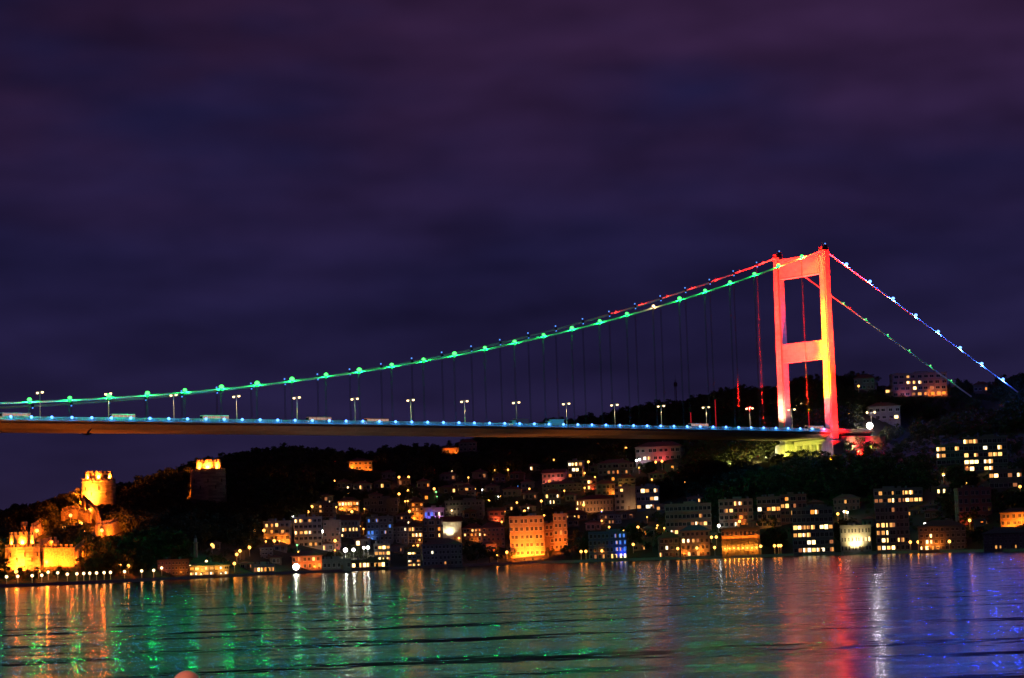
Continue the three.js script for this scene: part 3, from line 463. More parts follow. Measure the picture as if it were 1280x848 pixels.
function house(label, x0, x1, yt, yb, o = {}) {
  const seed = Math.round(x0 * 131 + yt * 17), r = rng(seed), g = ground((x0 + x1) / 2, yb), k = depthOf(g) / F;
  const turn = o.turn ?? (r() - 0.5) * 0.4, w = (x1 - x0) * k * (1 - 0.22 * Math.abs(turn)), H = (yb - yt) * k, dep = o.dep ?? clamp(w * 0.7, 6, 13);
  const roof = o.r ?? 'tile', rise = roof === 'flat' ? 0.5 : Math.min(H * 0.26, o.rise ?? 2.6), h = H - rise, f = o.f ?? Math.max(1, Math.round(h / 3)), c = o.c ?? Math.max(2, Math.round(w / 2.6)), wall = 'wall_' + (o.w ?? 'cream');
  const b = thing(o.name ?? (f > 3 ? 'apartment_block' : 'house'), label, o.cat ?? (f > 3 ? 'apartment block' : 'house'), g.clone(), faceEye(g) + turn, 'houses on the far shore');
  b.translateZ(-dep / 2 - 0.2);
  mesh('wall', box(w, h + 6, dep, 0, h / 2 - 3, 0), wall, b);
  if (roof === 'flat') { mesh('parapet', merge([box(w + 0.3, 0.8, 0.3, 0, h + 0.1, dep / 2), box(w + 0.3, 0.8, 0.3, 0, h + 0.1, -dep / 2), box(0.3, 0.8, dep - 0.4, w / 2, h + 0.1, 0), box(0.3, 0.8, dep - 0.4, -w / 2, h + 0.1, 0)]), wall, b); if (w > 7) mesh('stair_head', box(w * 0.25, 1.6, dep * 0.3, w * (r() - 0.5) * 0.4, h + 0.8, -dep * 0.1), wall, b); }
  else {
    const e = 0.55, a = w / 2 + e, d = dep / 2 + e, hip = o.gable ? a : Math.max(0, a - d * 0.9), y0 = h, y1 = h + rise, P = [[-a, y0, d], [a, y0, d], [a, y0, -d], [-a, y0, -d], [-hip, y1, 0], [hip, y1, 0]], T = [[0, 1, 5], [0, 5, 4], [2, 3, 4], [2, 4, 5], [1, 2, 5], [3, 0, 4], [0, 3, 2], [0, 2, 1]], v = [], uv = [];
    for (const t of T) for (const q of t) { v.push(...P[q]); uv.push(P[q][0] / 4, P[q][1] / 2 + P[q][2] / 4); }
    const gg = new THREE.BufferGeometry(); gg.setAttribute('position', new THREE.Float32BufferAttribute(v, 3)); gg.setAttribute('uv', new THREE.Float32BufferAttribute(uv, 2)); gg.computeVertexNormals();
    const rf = mesh('roof', gg, roof === 'tile' ? 'tile' : roof, b); mesh('eaves', merge([box(2 * a, 0.22, 0.14, 0, h - 0.06, d), box(2 * a, 0.22, 0.14, 0, h - 0.06, -d), box(0.14, 0.22, 2 * d - 0.14, a, h - 0.06, 0), box(0.14, 0.22, 2 * d - 0.14, -a, h - 0.06, 0)]), wall, rf);
    if (w > 6) mesh('chimney', box(0.7, 1.5, 0.7, w * (r() - 0.5) * 0.5, h + rise * 0.9, -dep * 0.12), wall, rf);
  }
  const fh = h / f, rows = (o.lit ?? '').split('/'), p = o.p ?? 0.1, ww = clamp(w / c * (o.wide ?? 0.62), 0.8, 3.4), wh = Math.min(fh * 0.62, 2.0);
  for (let i = 0; i < f; i++) {
    const y = h - fh * (i + 0.5) - 0.05, row = rows[i];
    for (let j = 0; j < c; j++) { let ch = row ? row[Math.floor(j * row.length / c)] : r() < p ? (r() < 0.5 ? '#' : r() < 0.5 ? 'o' : 'd') : '.'; if (ch === ' ') continue; let lm = LITM[ch] ?? 'glass_dark'; if (ch === '#') { const q = r(); lm = q < 0.25 ? 'lit_soft' : q < 0.6 ? 'lit_warm' : q < 0.85 ? 'lit_strong' : 'lit_white'; if (r() < 0.1) lm = 'glass_dark'; } const full = o.wide > 0.7 || ch === '.' ? 1 : 0.7 + 0.3 * r(), shift = (r() - 0.5) * 0.3 * w / c * (o.wide > 0.7 ? 0.2 : 1); if (!o.lit && r() < 0.1) continue; mesh('window', winGeo(ww * full, wh * (0.85 + 0.2 * r())), [mats.frame, mats[lm], mats[lm === 'glass_dark' ? lm : r() < 0.3 ? 'lit_soft' : r() < 0.25 ? 'lit_dim' : lm]], b).position.set(-w / 2 + w * (j + 0.5) / c + shift, y, dep / 2); }
    const sc = Math.max(1, Math.round(dep / 4)); for (const sd of [-1, 1]) for (let j = 0; j < sc; j++) { const wn = mesh('window', winGeo(1.1, wh), [mats.frame, r() < p * 0.7 ? mats.lit_warm : mats.glass_dark, mats.glass_dark], b); wn.position.set(sd * w / 2, y, -dep / 2 + dep * (j + 0.5) / sc); wn.rotation.y = sd * Math.PI / 2; }
    if (o.bal && i < f - (o.bal === 2 ? 0 : 1)) { const bl = mesh('balcony', merge([box(w * 0.96, 0.16, 1.1, 0, y - fh / 2 + 0.1, dep / 2 + 0.56)]), wall, b); mesh('balustrade', merge([box(w * 0.96, 0.08, 0.06, 0, y - fh / 2 + 0.98, dep / 2 + 1.06), box(w * 0.96, 0.5, 0.04, 0, y - fh / 2 + 0.45, dep / 2 + 1.06)]), wall, bl); }
  }
  for (let i = 1; i < f; i++) if (!o.bal) mesh('string_course', box(w + 0.16, 0.18, dep + 0.16, 0, h - fh * i, 0), wall, b);
  mesh('cornice', box(w + 0.5, 0.3, dep + 0.5, 0, h - 0.32, 0), wall, b);
  if (!o.bal && w > 7 && f > 1 && r() < 0.45 && !o.flood) { const bw = w / c * 2, bh = fh * (f - 1) - 0.3, by = fh + bh / 2, bay = mesh('bay', box(bw, bh, 1.1, 0, by, dep / 2 + 0.55), wall, b); for (let i = 0; i < f - 1; i++) mesh('window', winGeo(bw * 0.62, wh), [mats.frame, mats[r() < 0.35 ? 'lit_soft' : 'glass_dark'], mats[r() < 0.3 ? 'lit_dim' : 'glass_dark']], bay).position.set(0, h - fh * (i + 0.5) - 0.05, dep / 2 + 1.1); }
  if (roof === 'flat') { for (let q = 0; q < 2 + r() * 2; q++) mesh('water_tank', cyl(0.5, 0.5, 1.2, 10, w * (r() - 0.5) * 0.8, h + 0.9, dep * (r() - 0.5) * 0.6), 'wall_grey', b); mesh('aerial', merge([rod(V(w * 0.3, h, 0), V(w * 0.3, h + 2.6, 0), 0.05, 4), rod(V(w * 0.3 - 0.6, h + 2.3, 0), V(w * 0.3 + 0.6, h + 2.3, 0), 0.04, 4)]), 'dark', b); }
  mesh('door', merge([box(1.2, 2.1, 0.16, w * 0.18, 1.05, dep / 2 + 0.06)]), 'wall_brown', b);
  RECTS.push([x0 - 1, x1 + 1, yt - 1, yb - (o.keep ?? 1), depthOf(g)]);
  if (!o.dim) NEAR.push([x0, x1, yt, yb, o.short ?? label.split(/ (?:with|behind|beside|below|above|on|in|next|among|over|between|under|standing|of|without|lit all|high) /)[0].replace(/^pair$/, 'lit porches')]);
  for (const [fx, I, color, off, up, lens] of o.flood ?? []) { const q = V(fx * w, 0, dep / 2 + off).applyAxisAngle(V(0, 1, 0), b.rotation.y).add(b.position); q.y = Math.max(landAt(q.x, q.z), 1.6); groundFlood(q, color ?? SODIUM, I, 'garden floodlight lighting the ' + (o.short ?? label.split(' ').slice(0, 6).join(' ')), GARDEN, lens ?? 'lamp_sodium', up ?? 1.0, 0.7); }
  return { b, w, h, dep, g, k };
}
const PINK = [1, 0.2, 0.12], LIME = [0.85, 0.8, 0.08], AMB = [1, 0.42, 0.05];
// waterfront west of the bridge
house('long brown waterfront mansion with three rows of windows', 197, 236, 701, 721, { f: 3, c: 9, w: 'brown', r: 'flat', lit: '........./........./d.d......', flood: [[-0.3, 10, PINK, 4], [0.25, 16, SODIUM, 4]], turn: 0, short: 'long brown waterfront mansion' });
house('bright waterfront restaurant with a glazed front beside the brown mansion', 237, 286, 704, 721, { f: 2, c: 8, w: 'cream', lit: 'o#o##o#./#w##w##w', wide: 0.8, flood: [[-0.2, 60, AMB, 4], [0.3, 40, AMB, 4]], turn: 0, short: 'waterfront restaurant' });
house('small hut with one yellow window above the restaurant', 264, 275, 676, 688, { f: 1, c: 2, lit: '#.', w: 'grey' });
house('low lit quayside café with a pale awning', 317, 343, 706, 717, { f: 1, c: 6, r: 'flat', w: 'white', lit: 'd##o#d', wide: 0.8, turn: 0 });
house('narrow grey house below the orange terrace', 326, 341, 681, 700, { f: 3, c: 3, w: 'grey', lit: '.../.../...' });
house('cream villa with an orange lit terrace on the slope', 329, 363, 652, 677, { f: 3, c: 5, w: 'cream', r: 'flat', lit: '#o#../.o.#./.....', bal: 1, flood: [[0.2, 60, SODIUM, 3.5], [0.42, 40, SODIUM, 3.5], [-0.4, 14, SODIUM, 3]], short: 'cream villa' });
house('white apartment block with its top floor lit yellow', 368, 403, 647, 685, { f: 5, c: 6, w: 'white', r: 'flat', lit: '####../....../####../....../...##.', wide: 0.75, bal: 1, flood: [[0.1, 8, AMB, 5]], turn: 0.05, short: 'white apartment block' });
house('pale pink apartment block next to the white one', 404, 425, 651, 686, { f: 5, c: 4, w: 'pink', r: 'flat', p: 0, turn: -0.1, flood: [[0.4, 12, PINK, 4]], short: 'pale pink apartment block' });
house('dark hillside block above the white apartment block', 388, 417, 630, 648, { f: 3, c: 6, w: 'dark', p: 0, r: 'flat' });
house('orange lit pavilion with a row of tall windows', 423, 449, 622, 641, { f: 2, c: 7, w: 'ochre', lit: '#####o#/ooooooo', wide: 0.75, flood: [[-0.3, 70, SODIUM, 3], [0.2, 60, SODIUM, 3]], short: 'orange pavilion' });
house('red lit courtyard house behind the white quay floodlight', 365, 402, 690, 713, { f: 2, c: 6, w: 'rose', lit: '.o..#./o....o', flood: [[-0.2, 60, SODIUM, 4], [0.25, 60, SODIUM, 4], [0.42, 30, SODIUM, 3]], short: 'red courtyard house' });
house('low grey boathouse on the quay', 403, 439, 702, 716, { f: 1, c: 6, w: 'grey', r: 'flat', p: 0, turn: 0 });
house('gabled house with a lit row of windows above the floodlit quay', 426, 449, 644, 674, { f: 3, c: 5, w: 'grey', gable: 1, lit: '...../#o###/#....', bal: 1 });
house('long dark block with a flat roof high in the town', 455, 497, 623, 642, { f: 2, c: 10, w: 'dark', r: 'flat', p: 0.02 });
house('dark block with blue lit windows', 458, 491, 646, 677, { f: 4, c: 6, w: 'dark', r: 'flat', lit: 'b.b.../.....b/bb..b./b.....', flood: [[-0.3, 14, [0.1, 0.3, 1], 3, 1, 'lamp_blue']], short: 'dark block with blue windows' });
house('plain dark house next to the block with blue windows', 491, 510, 652, 680, { f: 3, c: 4, w: 'dark', p: 0.05 });
house('small grey house beside the tall orange house', 496, 514, 641, 657, { f: 2, c: 4, w: 'white', lit: '.#../...w' });
house('tall narrow house lit orange all over', 514, 530, 622, 651, { f: 4, c: 3, w: 'ochre', lit: 'o.o/o#./.o./o..', flood: [[-0.2, 70, SODIUM, 3], [0.3, 30, SODIUM, 3]], short: 'tall narrow orange house' });
house('low club with a blue and violet lit front', 530, 555, 635, 650, { f: 1, c: 6, w: 'white', r: 'flat', lit: 'b.b.w#', flood: [[-0.2, 30, [0.15, 0.12, 1], 3, 1, 'lamp_blue'], [0.25, 18, [0.9, 0.3, 1], 3, 1, 'lamp_white']], short: 'low club' });
house('wide grey building with a regular row of dark windows', 556, 604, 626, 647, { f: 3, c: 10, w: 'grey', r: 'flat', p: 0.02 });
house('house with three lit windows below the tall orange house', 510, 529, 652, 681, { f: 3, c: 4, w: 'brown', lit: '####/.#w#/....', wide: 0.8 });
house('brown block beside the dazzling white wall', 529, 552, 649, 682, { f: 4, c: 4, w: 'brown', r: 'flat', lit: '..../...o/.o##/....' });
house('gable end washed out by a dazzling white floodlight', 552, 577, 646, 677, { f: 3, c: 4, w: 'white', gable: 1, lit: '    /    /    ', turn: 0, flood: [[-0.1, 90, [1, 0.85, 0.45], 3.2, 4.6, 'lamp_white']], short: 'washed out gable end' });
house('pink house with lit upper windows beside the dazzling white wall', 578, 603, 655, 677, { f: 3, c: 5, w: 'pink', lit: '..##o/#.o##/...#.', flood: [[0.2, 16, SODIUM, 3]], short: 'pink house by the white wall' });
house('rose house with a small balcony below the orange gable', 603, 632, 654, 684, { f: 4, c: 5, w: 'rose', lit: '...../#..../...../.o...', bal: 1 });
house('small house with an orange lit gable above the rose house', 611, 631, 635, 653, { f: 2, c: 3, w: 'rose', lit: '.../...', gable: 1, flood: [[0, 40, [1, 0.14, 0.04], 3]], short: 'orange gable' });
house('waterfront house with three brightly lit storeys', 468, 488, 680, 703, { f: 3, c: 4, w: 'cream', lit: '.###/####/####', wide: 0.85, r: 'flat', turn: 0 });
house('low quayside restaurant with a long yellow window front', 440, 486, 703, 714, { f: 1, c: 10, w: 'brown', r: 'flat', lit: '#####.####', wide: 0.9, turn: 0 });
house('waterfront house with a bright ground floor and small lit windows above', 510, 526, 684, 710, { f: 4, c: 3, w: 'cream', lit: '##./.#./#.#/###', wide: 0.85, turn: 0 });
house('long dim grey waterfront building without lit windows', 529, 578, 678, 712, { f: 4, c: 10, w: 'grey', lit: '........../..#......./........../.....d....', turn: 0 });
// villas on the ridge
house('amber villa with a wide roof on the ridge', 436, 466, 573, 588, { f: 2, c: 5, w: 'ochre', p: 0, flood: [[-0.35, 60, SODIUM, 3], [0.3, 40, SODIUM, 3], [0, 30, SODIUM, 3]], short: 'amber villa on the ridge' });
house('low amber wing of a villa on the ridge', 553, 573, 554, 565, { f: 1, c: 4, w: 'ochre', p: 0, flood: [[-0.2, 60, SODIUM, 3], [0.3, 40, SODIUM, 3]], short: 'low amber wing' });
house('dark villa next to the low amber wing', 574, 596, 549, 565, { f: 2, c: 4, w: 'dark', p: 0 });
// middle of the town
house('grand stone mansion floodlit golden with a raised centre', 638, 681, 646, 697, { f: 5, c: 7, w: 'stone', r: 'flat', lit: '......./......./......./......./.......', turn: 0, dep: 14, flood: [[-0.38, 460, FIRE, 8], [-0.1, 760, SODIUM, 8], [0.15, 760, SODIUM, 8], [0.4, 420, FIRE, 8]], short: 'grand stone mansion' });
house('slim golden tower house beside the grand stone mansion', 693, 710, 643, 689, { f: 5, c: 3, w: 'stone', r: 'flat', lit: '.../.../.#./.../...', turn: 0, flood: [[-0.3, 200, FIRE, 7], [0.3, 130, FIRE, 7]], short: 'slim golden tower house' });
house('dark annex between the mansion and the tower house', 681, 693, 655, 690, { f: 4, c: 2, w: 'brown', r: 'flat', p: 0, turn: 0 });
house('pink gabled villa high in the town', 677, 707, 587, 606, { f: 2, c: 5, w: 'pink', gable: 1, lit: '...../.o...', flood: [[0.2, 60, [1, 0.2, 0.15], 3.5], [-0.25, 26, [1, 0.2, 0.15], 3.5]], short: 'pink gabled villa' });
house('house with two bright balconies behind the pink villa', 710, 729, 576, 598, { f: 3, c: 4, w: 'cream', r: 'flat', lit: '####/.##./o...', wide: 0.85, bal: 1 });
house('long grey terrace below the pink villa', 678, 727, 602, 616, { f: 2, c: 9, w: 'grey', lit: '........./.#.......' });
house('narrow house with white lamps below the grey terrace', 681, 701, 612, 632, { f: 2, c: 4, w: 'grey', lit: '#..#/.w#.' });
house('long white house with two rows of dark windows', 719, 768, 619, 641, { f: 2, c: 11, w: 'cream', lit: '##w......../w..........', wide: 0.5, flood: [[-0.1, 26, [1, 0.35, 0.12], 5], [0.2, 16, [1, 0.35, 0.12], 5]], short: 'long white house' });
house('red lit house with two glowing yellow windows', 729, 746, 595, 614, { f: 2, c: 3, w: 'rose', lit: '.#./.#.', wide: 0.9, flood: [[0.3, 30, [1, 0.08, 0.02], 3]], short: 'red lit house' });
house('dim house with an amber lit porch', 746, 770, 600, 620, { f: 2, c: 4, w: 'grey', lit: '..../...o', flood: [[0.3, 40, SODIUM, 3]], short: 'dim house with a porch' });
house('tall white block with a blank side wall', 769, 795, 609, 639, { f: 4, c: 4, w: 'white', r: 'flat', lit: '.#  /..  /..  /..  ', flood: [[0.25, 22, [1, 0.5, 0.2], 5]], short: 'tall white block' });
house('cream house standing behind the tall white block', 773, 794, 594, 612, { f: 3, c: 3, w: 'cream', lit: '.../.../...', flood: [[-0.3, 20, AMB, 3]], short: 'cream house' });
house('house with wide yellow windows beside the tall white block', 796, 824, 608, 639, { f: 3, c: 5, w: 'grey', r: 'flat', lit: '.##.#/...#w/#.ww.', wide: 0.9 });
house('large pink roofed villa under the bridge', 793, 853, 552, 577, { f: 2, c: 8, w: 'pink', r: 'tile', lit: '........../.w#.......', rise: 5, flood: [[0.1, 60, [1, 0.1, 0.12], 5], [-0.3, 16, [0.6, 0.5, 1], 4, 1, 'lamp_white']], short: 'large pink roofed villa' });
house('dim house with a row of small lights below the large villa', 748, 792, 574, 594, { f: 2, c: 8, w: 'grey', lit: '....w..../..ddo.d..' });
house('low house with orange windows beside the slim tower house', 707, 735, 638, 653, { f: 1, c: 6, w: 'brown', lit: '#.#o..' });
house('low house with reddish windows below the long white house', 750, 778, 639, 656, { f: 2, c: 6, w: 'dark', lit: '.d#o#./..dd..' });
house('dark waterfront block with a blue lit end', 737, 784, 666, 701, { f: 4, c: 9, w: 'blue', r: 'flat', lit: '......bbb/......bbb/......bbb/.d.d.####', flood: [[0.38, 40, [0.03, 0.08, 1], 3, 1, 'lamp_blue']], turn: 0, short: 'dark waterfront block' });
// below the bridge and the tower
house('pinkish apartment block with four storeys of long balconies', 833, 890, 630, 670, { f: 4, c: 11, w: 'pink', r: 'flat', lit: '.......#.../........##./......d#d##/.##........', wide: 0.8, bal: 1, flood: [[0, 10, [1, 0.3, 0.15], 6]], turn: 0, short: 'pinkish apartment block' });
house('waterfront house with a blue roof over an arcade', 852, 888, 658, 698, { f: 4, c: 6, w: 'cream', r: 'roof_blue', lit: '....../###d../....../.#.#..', flood: [[0.2, 40, SODIUM, 3], [-0.4, 30, SODIUM, 3]], turn: 0, short: 'house with the blue roof' });
house('dark waterfront house next to the blue roofed one', 824, 850, 666, 698, { f: 3, c: 4, w: 'dark', lit: '..../.w../#...' });
house('brown apartment block behind the orange lit hotel', 900, 942, 625, 661, { f: 4, c: 7, w: 'pink', r: 'flat', lit: '...#w../.d#..../....o../...#...', wide: 0.75, flood: [[0.25, 40, SODIUM, 4]], turn: 0, short: 'brown apartment block' });
{
  const H = house('orange lit waterfront hotel with a colonnade of yellow lamps', 903, 951, 661, 696, { f: 3, c: 9, w: 'ochre', r: 'flat', lit: '........./         /         ', turn: 0, flood: [[-0.35, 20, SODIUM, 4], [0.3, 20, SODIUM, 4]], short: 'orange waterfront hotel' });
  mesh('ledge', box(H.w, 0.4, 0.9, 0, H.h * 0.62, H.dep / 2 + 0.45), 'wall_ochre', H.b);
  for (let i = 0; i < 8; i++) { const x = -H.w / 2 + H.w * (i + 0.7) / 8.6; mesh('column', cyl(0.28, 0.34, H.h * 0.6, 10, x + 0.9, H.h * 0.3, H.dep / 2 + 0.7), 'wall_ochre', H.b); mesh('wall_lamp', new THREE.SphereGeometry(0.3, 8, 6).translate(x, H.h * 0.28, H.dep / 2 + 0.3), 'lamp_sodium', H.b); lamp(H.b, AMB, 22, x, H.h * 0.28, H.dep / 2 + 0.9, 0.2); lamp(H.b, SODIUM, 10, x, H.h * 0.68, H.dep / 2 + 0.8, 0.2); }
}
house('pink block with a warm lit floor above the yellow lit tree', 948, 977, 622, 661, { f: 4, c: 5, w: 'pink', r: 'flat', lit: '...../##o#o/...../.....', wide: 0.85, flood: [[0, 16, AMB, 6]], turn: 0, short: 'pink block' });
house('block with a rounded corner behind the six storey block', 977, 1009, 619, 655, { f: 4, c: 6, w: 'rose', r: 'flat', lit: '.o.#../##..../....../......', wide: 0.85, turn: 0 });
house('six storey waterfront block with brightly lit floors', 993, 1043, 638, 696, { f: 6, c: 9, w: 'grey', r: 'flat', lit: '....o#.../.........#/##d##.###/##w#...../...w#...d/.d#w#ww#d', wide: 0.85, turn: 0 });
house('dim hipped house above the white waterfront mansion', 1043, 1075, 619, 640, { f: 2, c: 7, w: 'pink', p: 0, turn: 0 });
house('white waterfront mansion with a dazzling lamp at its door', 1052, 1090, 659, 693, { f: 3, c: 9, w: 'white', r: 'flat', lit: '........./......###/.........', wide: 0.5, flood: [[-0.02, 260, [1, 0.75, 0.3], 4, 2.6, 'lamp_white']], turn: 0, short: 'white waterfront mansion' });
house('broad block with two lit upper floors behind the narrow waterfront block', 1094, 1154, 611, 640, { f: 3, c: 11, w: 'grey', r: 'flat', lit: '.#.###d##../dd.##o#####/...........', wide: 0.85, turn: 0 });
house('narrow five storey waterfront block with lit windows on one side', 1097, 1138, 634, 692, { f: 6, c: 7, w: 'grey', r: 'flat', lit: '......./......./###..../####.../###.#d./####...', wide: 0.75, turn: 0 });
house('dark wooden waterfront house with a glowing ground floor', 1150, 1208, 654, 692, { f: 4, c: 9, w: 'dark', lit: '........./..#....../.##....../##o#.....', turn: 0, flood: [[-0.3, 40, SODIUM, 3], [-0.1, 30, SODIUM, 3]], short: 'dark wooden house' });
house('red brown house in the shade above the wooden waterfront house', 1199, 1242, 610, 652, { f: 4, c: 6, w: 'rose', p: 0, r: 'flat', flood: [[-0.4, 14, [1, 0.1, 0.03], 4]], short: 'red brown house' });
house('upper hillside block with one wide lit storey', 1172, 1206, 556, 582, { f: 3, c: 6, w: 'dark', r: 'flat', lit: '###.#./##..../......', wide: 0.9, turn: 0 });
house('stepped hillside block with lit storeys at three levels', 1207, 1260, 546, 590, { f: 5, c: 9, w: 'dark', r: 'flat', lit: '###....../....##.#./###..###./###.##.../d#..##...', wide: 0.9, turn: 0 });
house('hillside villa with a broad glowing window', 1238, 1278, 587, 613, { f: 2, c: 7, w: 'dark', r: 'flat', lit: '####d.#/.....d.', wide: 0.95, turn: 0 });
house('amber lit garden house above the road', 1252, 1292, 635, 658, { f: 2, c: 6, w: 'ochre', p: 0, flood: [[-0.2, 140, SODIUM, 4], [0.2, 140, SODIUM, 4]], turn: 0, short: 'amber garden house' });
house('dark waterfront boathouse with a row of small lit windows', 1231, 1285, 664, 692, { f: 3, c: 9, w: 'dark', r: 'slate', lit: '........./......../#.##.##..', wide: 0.45, turn: 0 });
house('terracotta apartment house on the ridge beside the bridge cable', 1116, 1186, 466, 496, { f: 4, c: 9, w: 'pink', r: 'flat', lit: '..##...../..##w..../...#..d.../...d#oooo', wide: 0.7, flood: [[0.2, 60, SODIUM, 4], [-0.3, 22, SODIUM, 4], [0.4, 40, SODIUM, 4]], short: 'terracotta apartment house' });
house('pair of lit porches below the terracotta apartment house', 1107, 1117, 479, 492, { f: 1, c: 3, w: 'brown', lit: '###', wide: 0.9 });
house('small dark house on the ridge under the cable end', 1217, 1236, 477, 492, { f: 1, c: 3, w: 'brown', lit: '..o' });
house('whitewashed house with one yellow window behind the bright flood lamp', 1086, 1126, 503, 527, { f: 2, c: 5, w: 'grey', lit: '...../....#', r: 'tile' });
house('dark ridge house among trees beside the tower', 1068, 1094, 468, 488, { f: 2, c: 5, w: 'dark', p: 0 });

// smaller dim houses of the upper town
{
  const r = rng(41);
  for (const [x, y, w] of [[430, 612, 18], [452, 614, 22], [478, 612, 20], [505, 608, 16], [530, 612, 16], [560, 618, 22], [585, 620, 20], [616, 616, 18], [640, 622, 22], [646, 600, 18], [600, 600, 18], [560, 602, 20], [486, 600, 16], [660, 640, 18], [640, 640, 16], [708, 612, 14], [470, 628, 16], [410, 628, 14], [745, 592, 14], [820, 600, 18], [380, 676, 14], [350, 690, 16], [300, 700, 12], [1160, 640, 18], [1140, 646, 16], [868, 630, 18], [826, 640, 14], [1180, 620, 18], [446, 662, 16], [500, 664, 14], [540, 664, 16], [588, 650, 16], [620, 668, 16], [612, 690, 18], [452, 684, 18], [496, 692, 16], [440, 650, 14], [356, 664, 16], [345, 706, 14], [308, 712, 16], [410, 690, 14], [386, 668, 14], [520, 634, 14], [488, 634, 16], [536, 626, 14], [575, 612, 16], [625, 604, 14], [660, 612, 16], [664, 626, 16], [694, 600, 12], [735, 610, 14], [760, 634, 14], [786, 650, 16], [716, 660, 16], [742, 664, 18], [800, 690, 16], [812, 672, 14], [668, 590, 14], [770, 604, 12], [838, 590, 14], [712, 628, 12], [590, 634, 14], [470, 672, 14], [552, 690, 14], [640, 690, 12], [1020, 638, 18], [1085, 660, 14], [942, 660, 14], [1225, 660, 16], [1165, 650, 16]]) { const k = ['grey', 'pink', 'cream', 'brown'][Math.floor(r() * 4)]; house('small dim ' + k + ' house ' + beside(x, y), x - w / 2, x + w / 2, y - 9 - r() * 6, y, { w: k, p: 0.34, keep: 3, dim: 1 }); }
}

// ------------------------------------------------------------------ lamps of the town
const SL = (x, y, I = 26, h = 11) => streetLamp(x, y, h, 'lamp_sodium', SODIUM, I * 0.4, 'amber street lamp ' + beside(x, y + h), 'amber street lamps of the town');
for (const [x, y, I] of [[265, 682, 6], [318, 664, 30], [330, 664, 14], [343, 677, 20], [374, 692, 30], [390, 691, 30], [385, 641, 10], [390, 634, 12], [418, 602, 8], [419, 677, 16], [440, 640, 6], [499, 597, 70], [511, 597, 80], [510, 614, 14], [499, 618, 10], [543, 612, 60], [512, 640, 26], [585, 608, 10], [612, 626, 26], [626, 577, 4], [622, 696, 130], [634, 692, 24], [656, 640, 10], [693, 576, 26], [736, 578, 30], [677, 627, 16], [690, 620, 16], [730, 632, 20], [783, 561, 40], [820, 578, 40], [828, 577, 16], [798, 660, 30], [792, 681, 10], [829, 692, 26], [727, 696, 30], [733, 696, 20], [744, 695, 30], [753, 695, 30], [848, 692, 26], [856, 692, 26], [872, 691, 40], [894, 687, 26], [890, 673, 20], [896, 673, 20], [952, 694, 20], [969, 685, 24], [974, 687, 24], [977, 692, 12], [1048, 643, 90], [920, 648, 20], [925, 653, 30], [1139, 684, 30], [1149, 687, 60], [1162, 684, 40], [1171, 687, 40], [1188, 686, 30], [1206, 631, 60], [1218, 637, 70], [1213, 652, 50], [1265, 637, 50], [1074, 483, 50], [1180, 594, 30], [1209, 605, 30], [1276, 609, 16], [1210, 585, 20], [1062, 519, 30], [1058, 641, 4], [540, 651, 20], [300, 690, 30], [293, 705, 40], [312, 686, 30], [296, 694, 30]]) SL(x, y, I);
for (const [x, y] of [[893, 508], [896, 506], [904, 503], [907, 507], [903, 513], [906, 515], [925, 507], [965, 503], [969, 507], [974, 504], [998, 500], [1002, 505], [996, 507], [1019, 490], [882, 512]]) streetLamp(x, y, 8, 'lamp_cream', CREAM, 8, 'cream lamp among dark trees on the hill behind the bridge', 'cream lamps on the dark hill behind the bridge', 0.9);
for (const [x, y, I, r] of [[432, 689, 90, 1.5], [442, 688, 50, 1.2], [455, 686, 20, 1], [460, 685, 40, 1.2], [538, 690, 30, 1.1], [403, 665, 30, 1.1], [366, 646, 12, 0.8], [800, 575, 20, 1], [796, 576, 20, 1], [767, 582, 14, 1], [899, 658, 14, 1.1], [1180, 594, 8, 1], [1056, 641, 6, 0.8], [1060, 642, 6, 0.7], [964, 643, 20, 1], [603, 613, 4, 0.6], [623, 622, 4, 0.6], [1157, 656, 10, 1]]) streetLamp(x, y, 9, 'lamp_white', WHITE, I, 'white lamp on a post ' + beside(x, y + 9), 'white lamps of the town', r);
// the many small lamps of gardens and lanes up the slope
{
  const r = rng(77); let n = 0;
  for (let i = 0; i < 400 && n < 110; i++) { const x = 300 + 560 * r(), y = 580 + 115 * r(), top = 716 - (x - 300) * 0.05 - 18; if (y > top || (x < 400 && y < 640) || (x > 640 && y < 570) || (x < 560 && y < 592)) continue; n++; const c = r(); streetLamp(x, y, 5 + 3 * r(), c < 0.62 ? 'lamp_sodium' : c < 0.86 ? 'lamp_cream' : c < 0.94 ? 'lamp_small_green' : 'lamp_small_blue', c < 0.62 ? SODIUM : c < 0.86 ? CREAM : c < 0.94 ? GREEN : BLUE, c < 0.86 ? 10 + 12 * r() : 3, (c < 0.62 ? 'small amber' : c < 0.86 ? 'small cream' : c < 0.94 ? 'small green' : 'small blue') + ' garden lamp ' + beside(x, y + 7), 'small garden lamps of the town', 0.5 + 0.3 * r()); }
}
// quay lamps
for (const [x, y] of [[8, 722], [22, 721], [40, 722], [52, 720], [60, 717], [72, 718], [84, 719], [96, 719], [104.5, 718], [112, 718.5], [120.6, 717.5], [130, 717.7], [138, 716.4], [155.6, 715], [177, 714.3], [192, 714], [202, 712], [230, 702], [238, 709], [258, 703], [275, 706], [283, 710]]) streetLamp(x, y, 10, 'lamp_cream', [1, 0.3, 0.05], 13, 'warm quay lamp by the water below the fortress', 'warm quay lamps along the waterfront', 0.85);
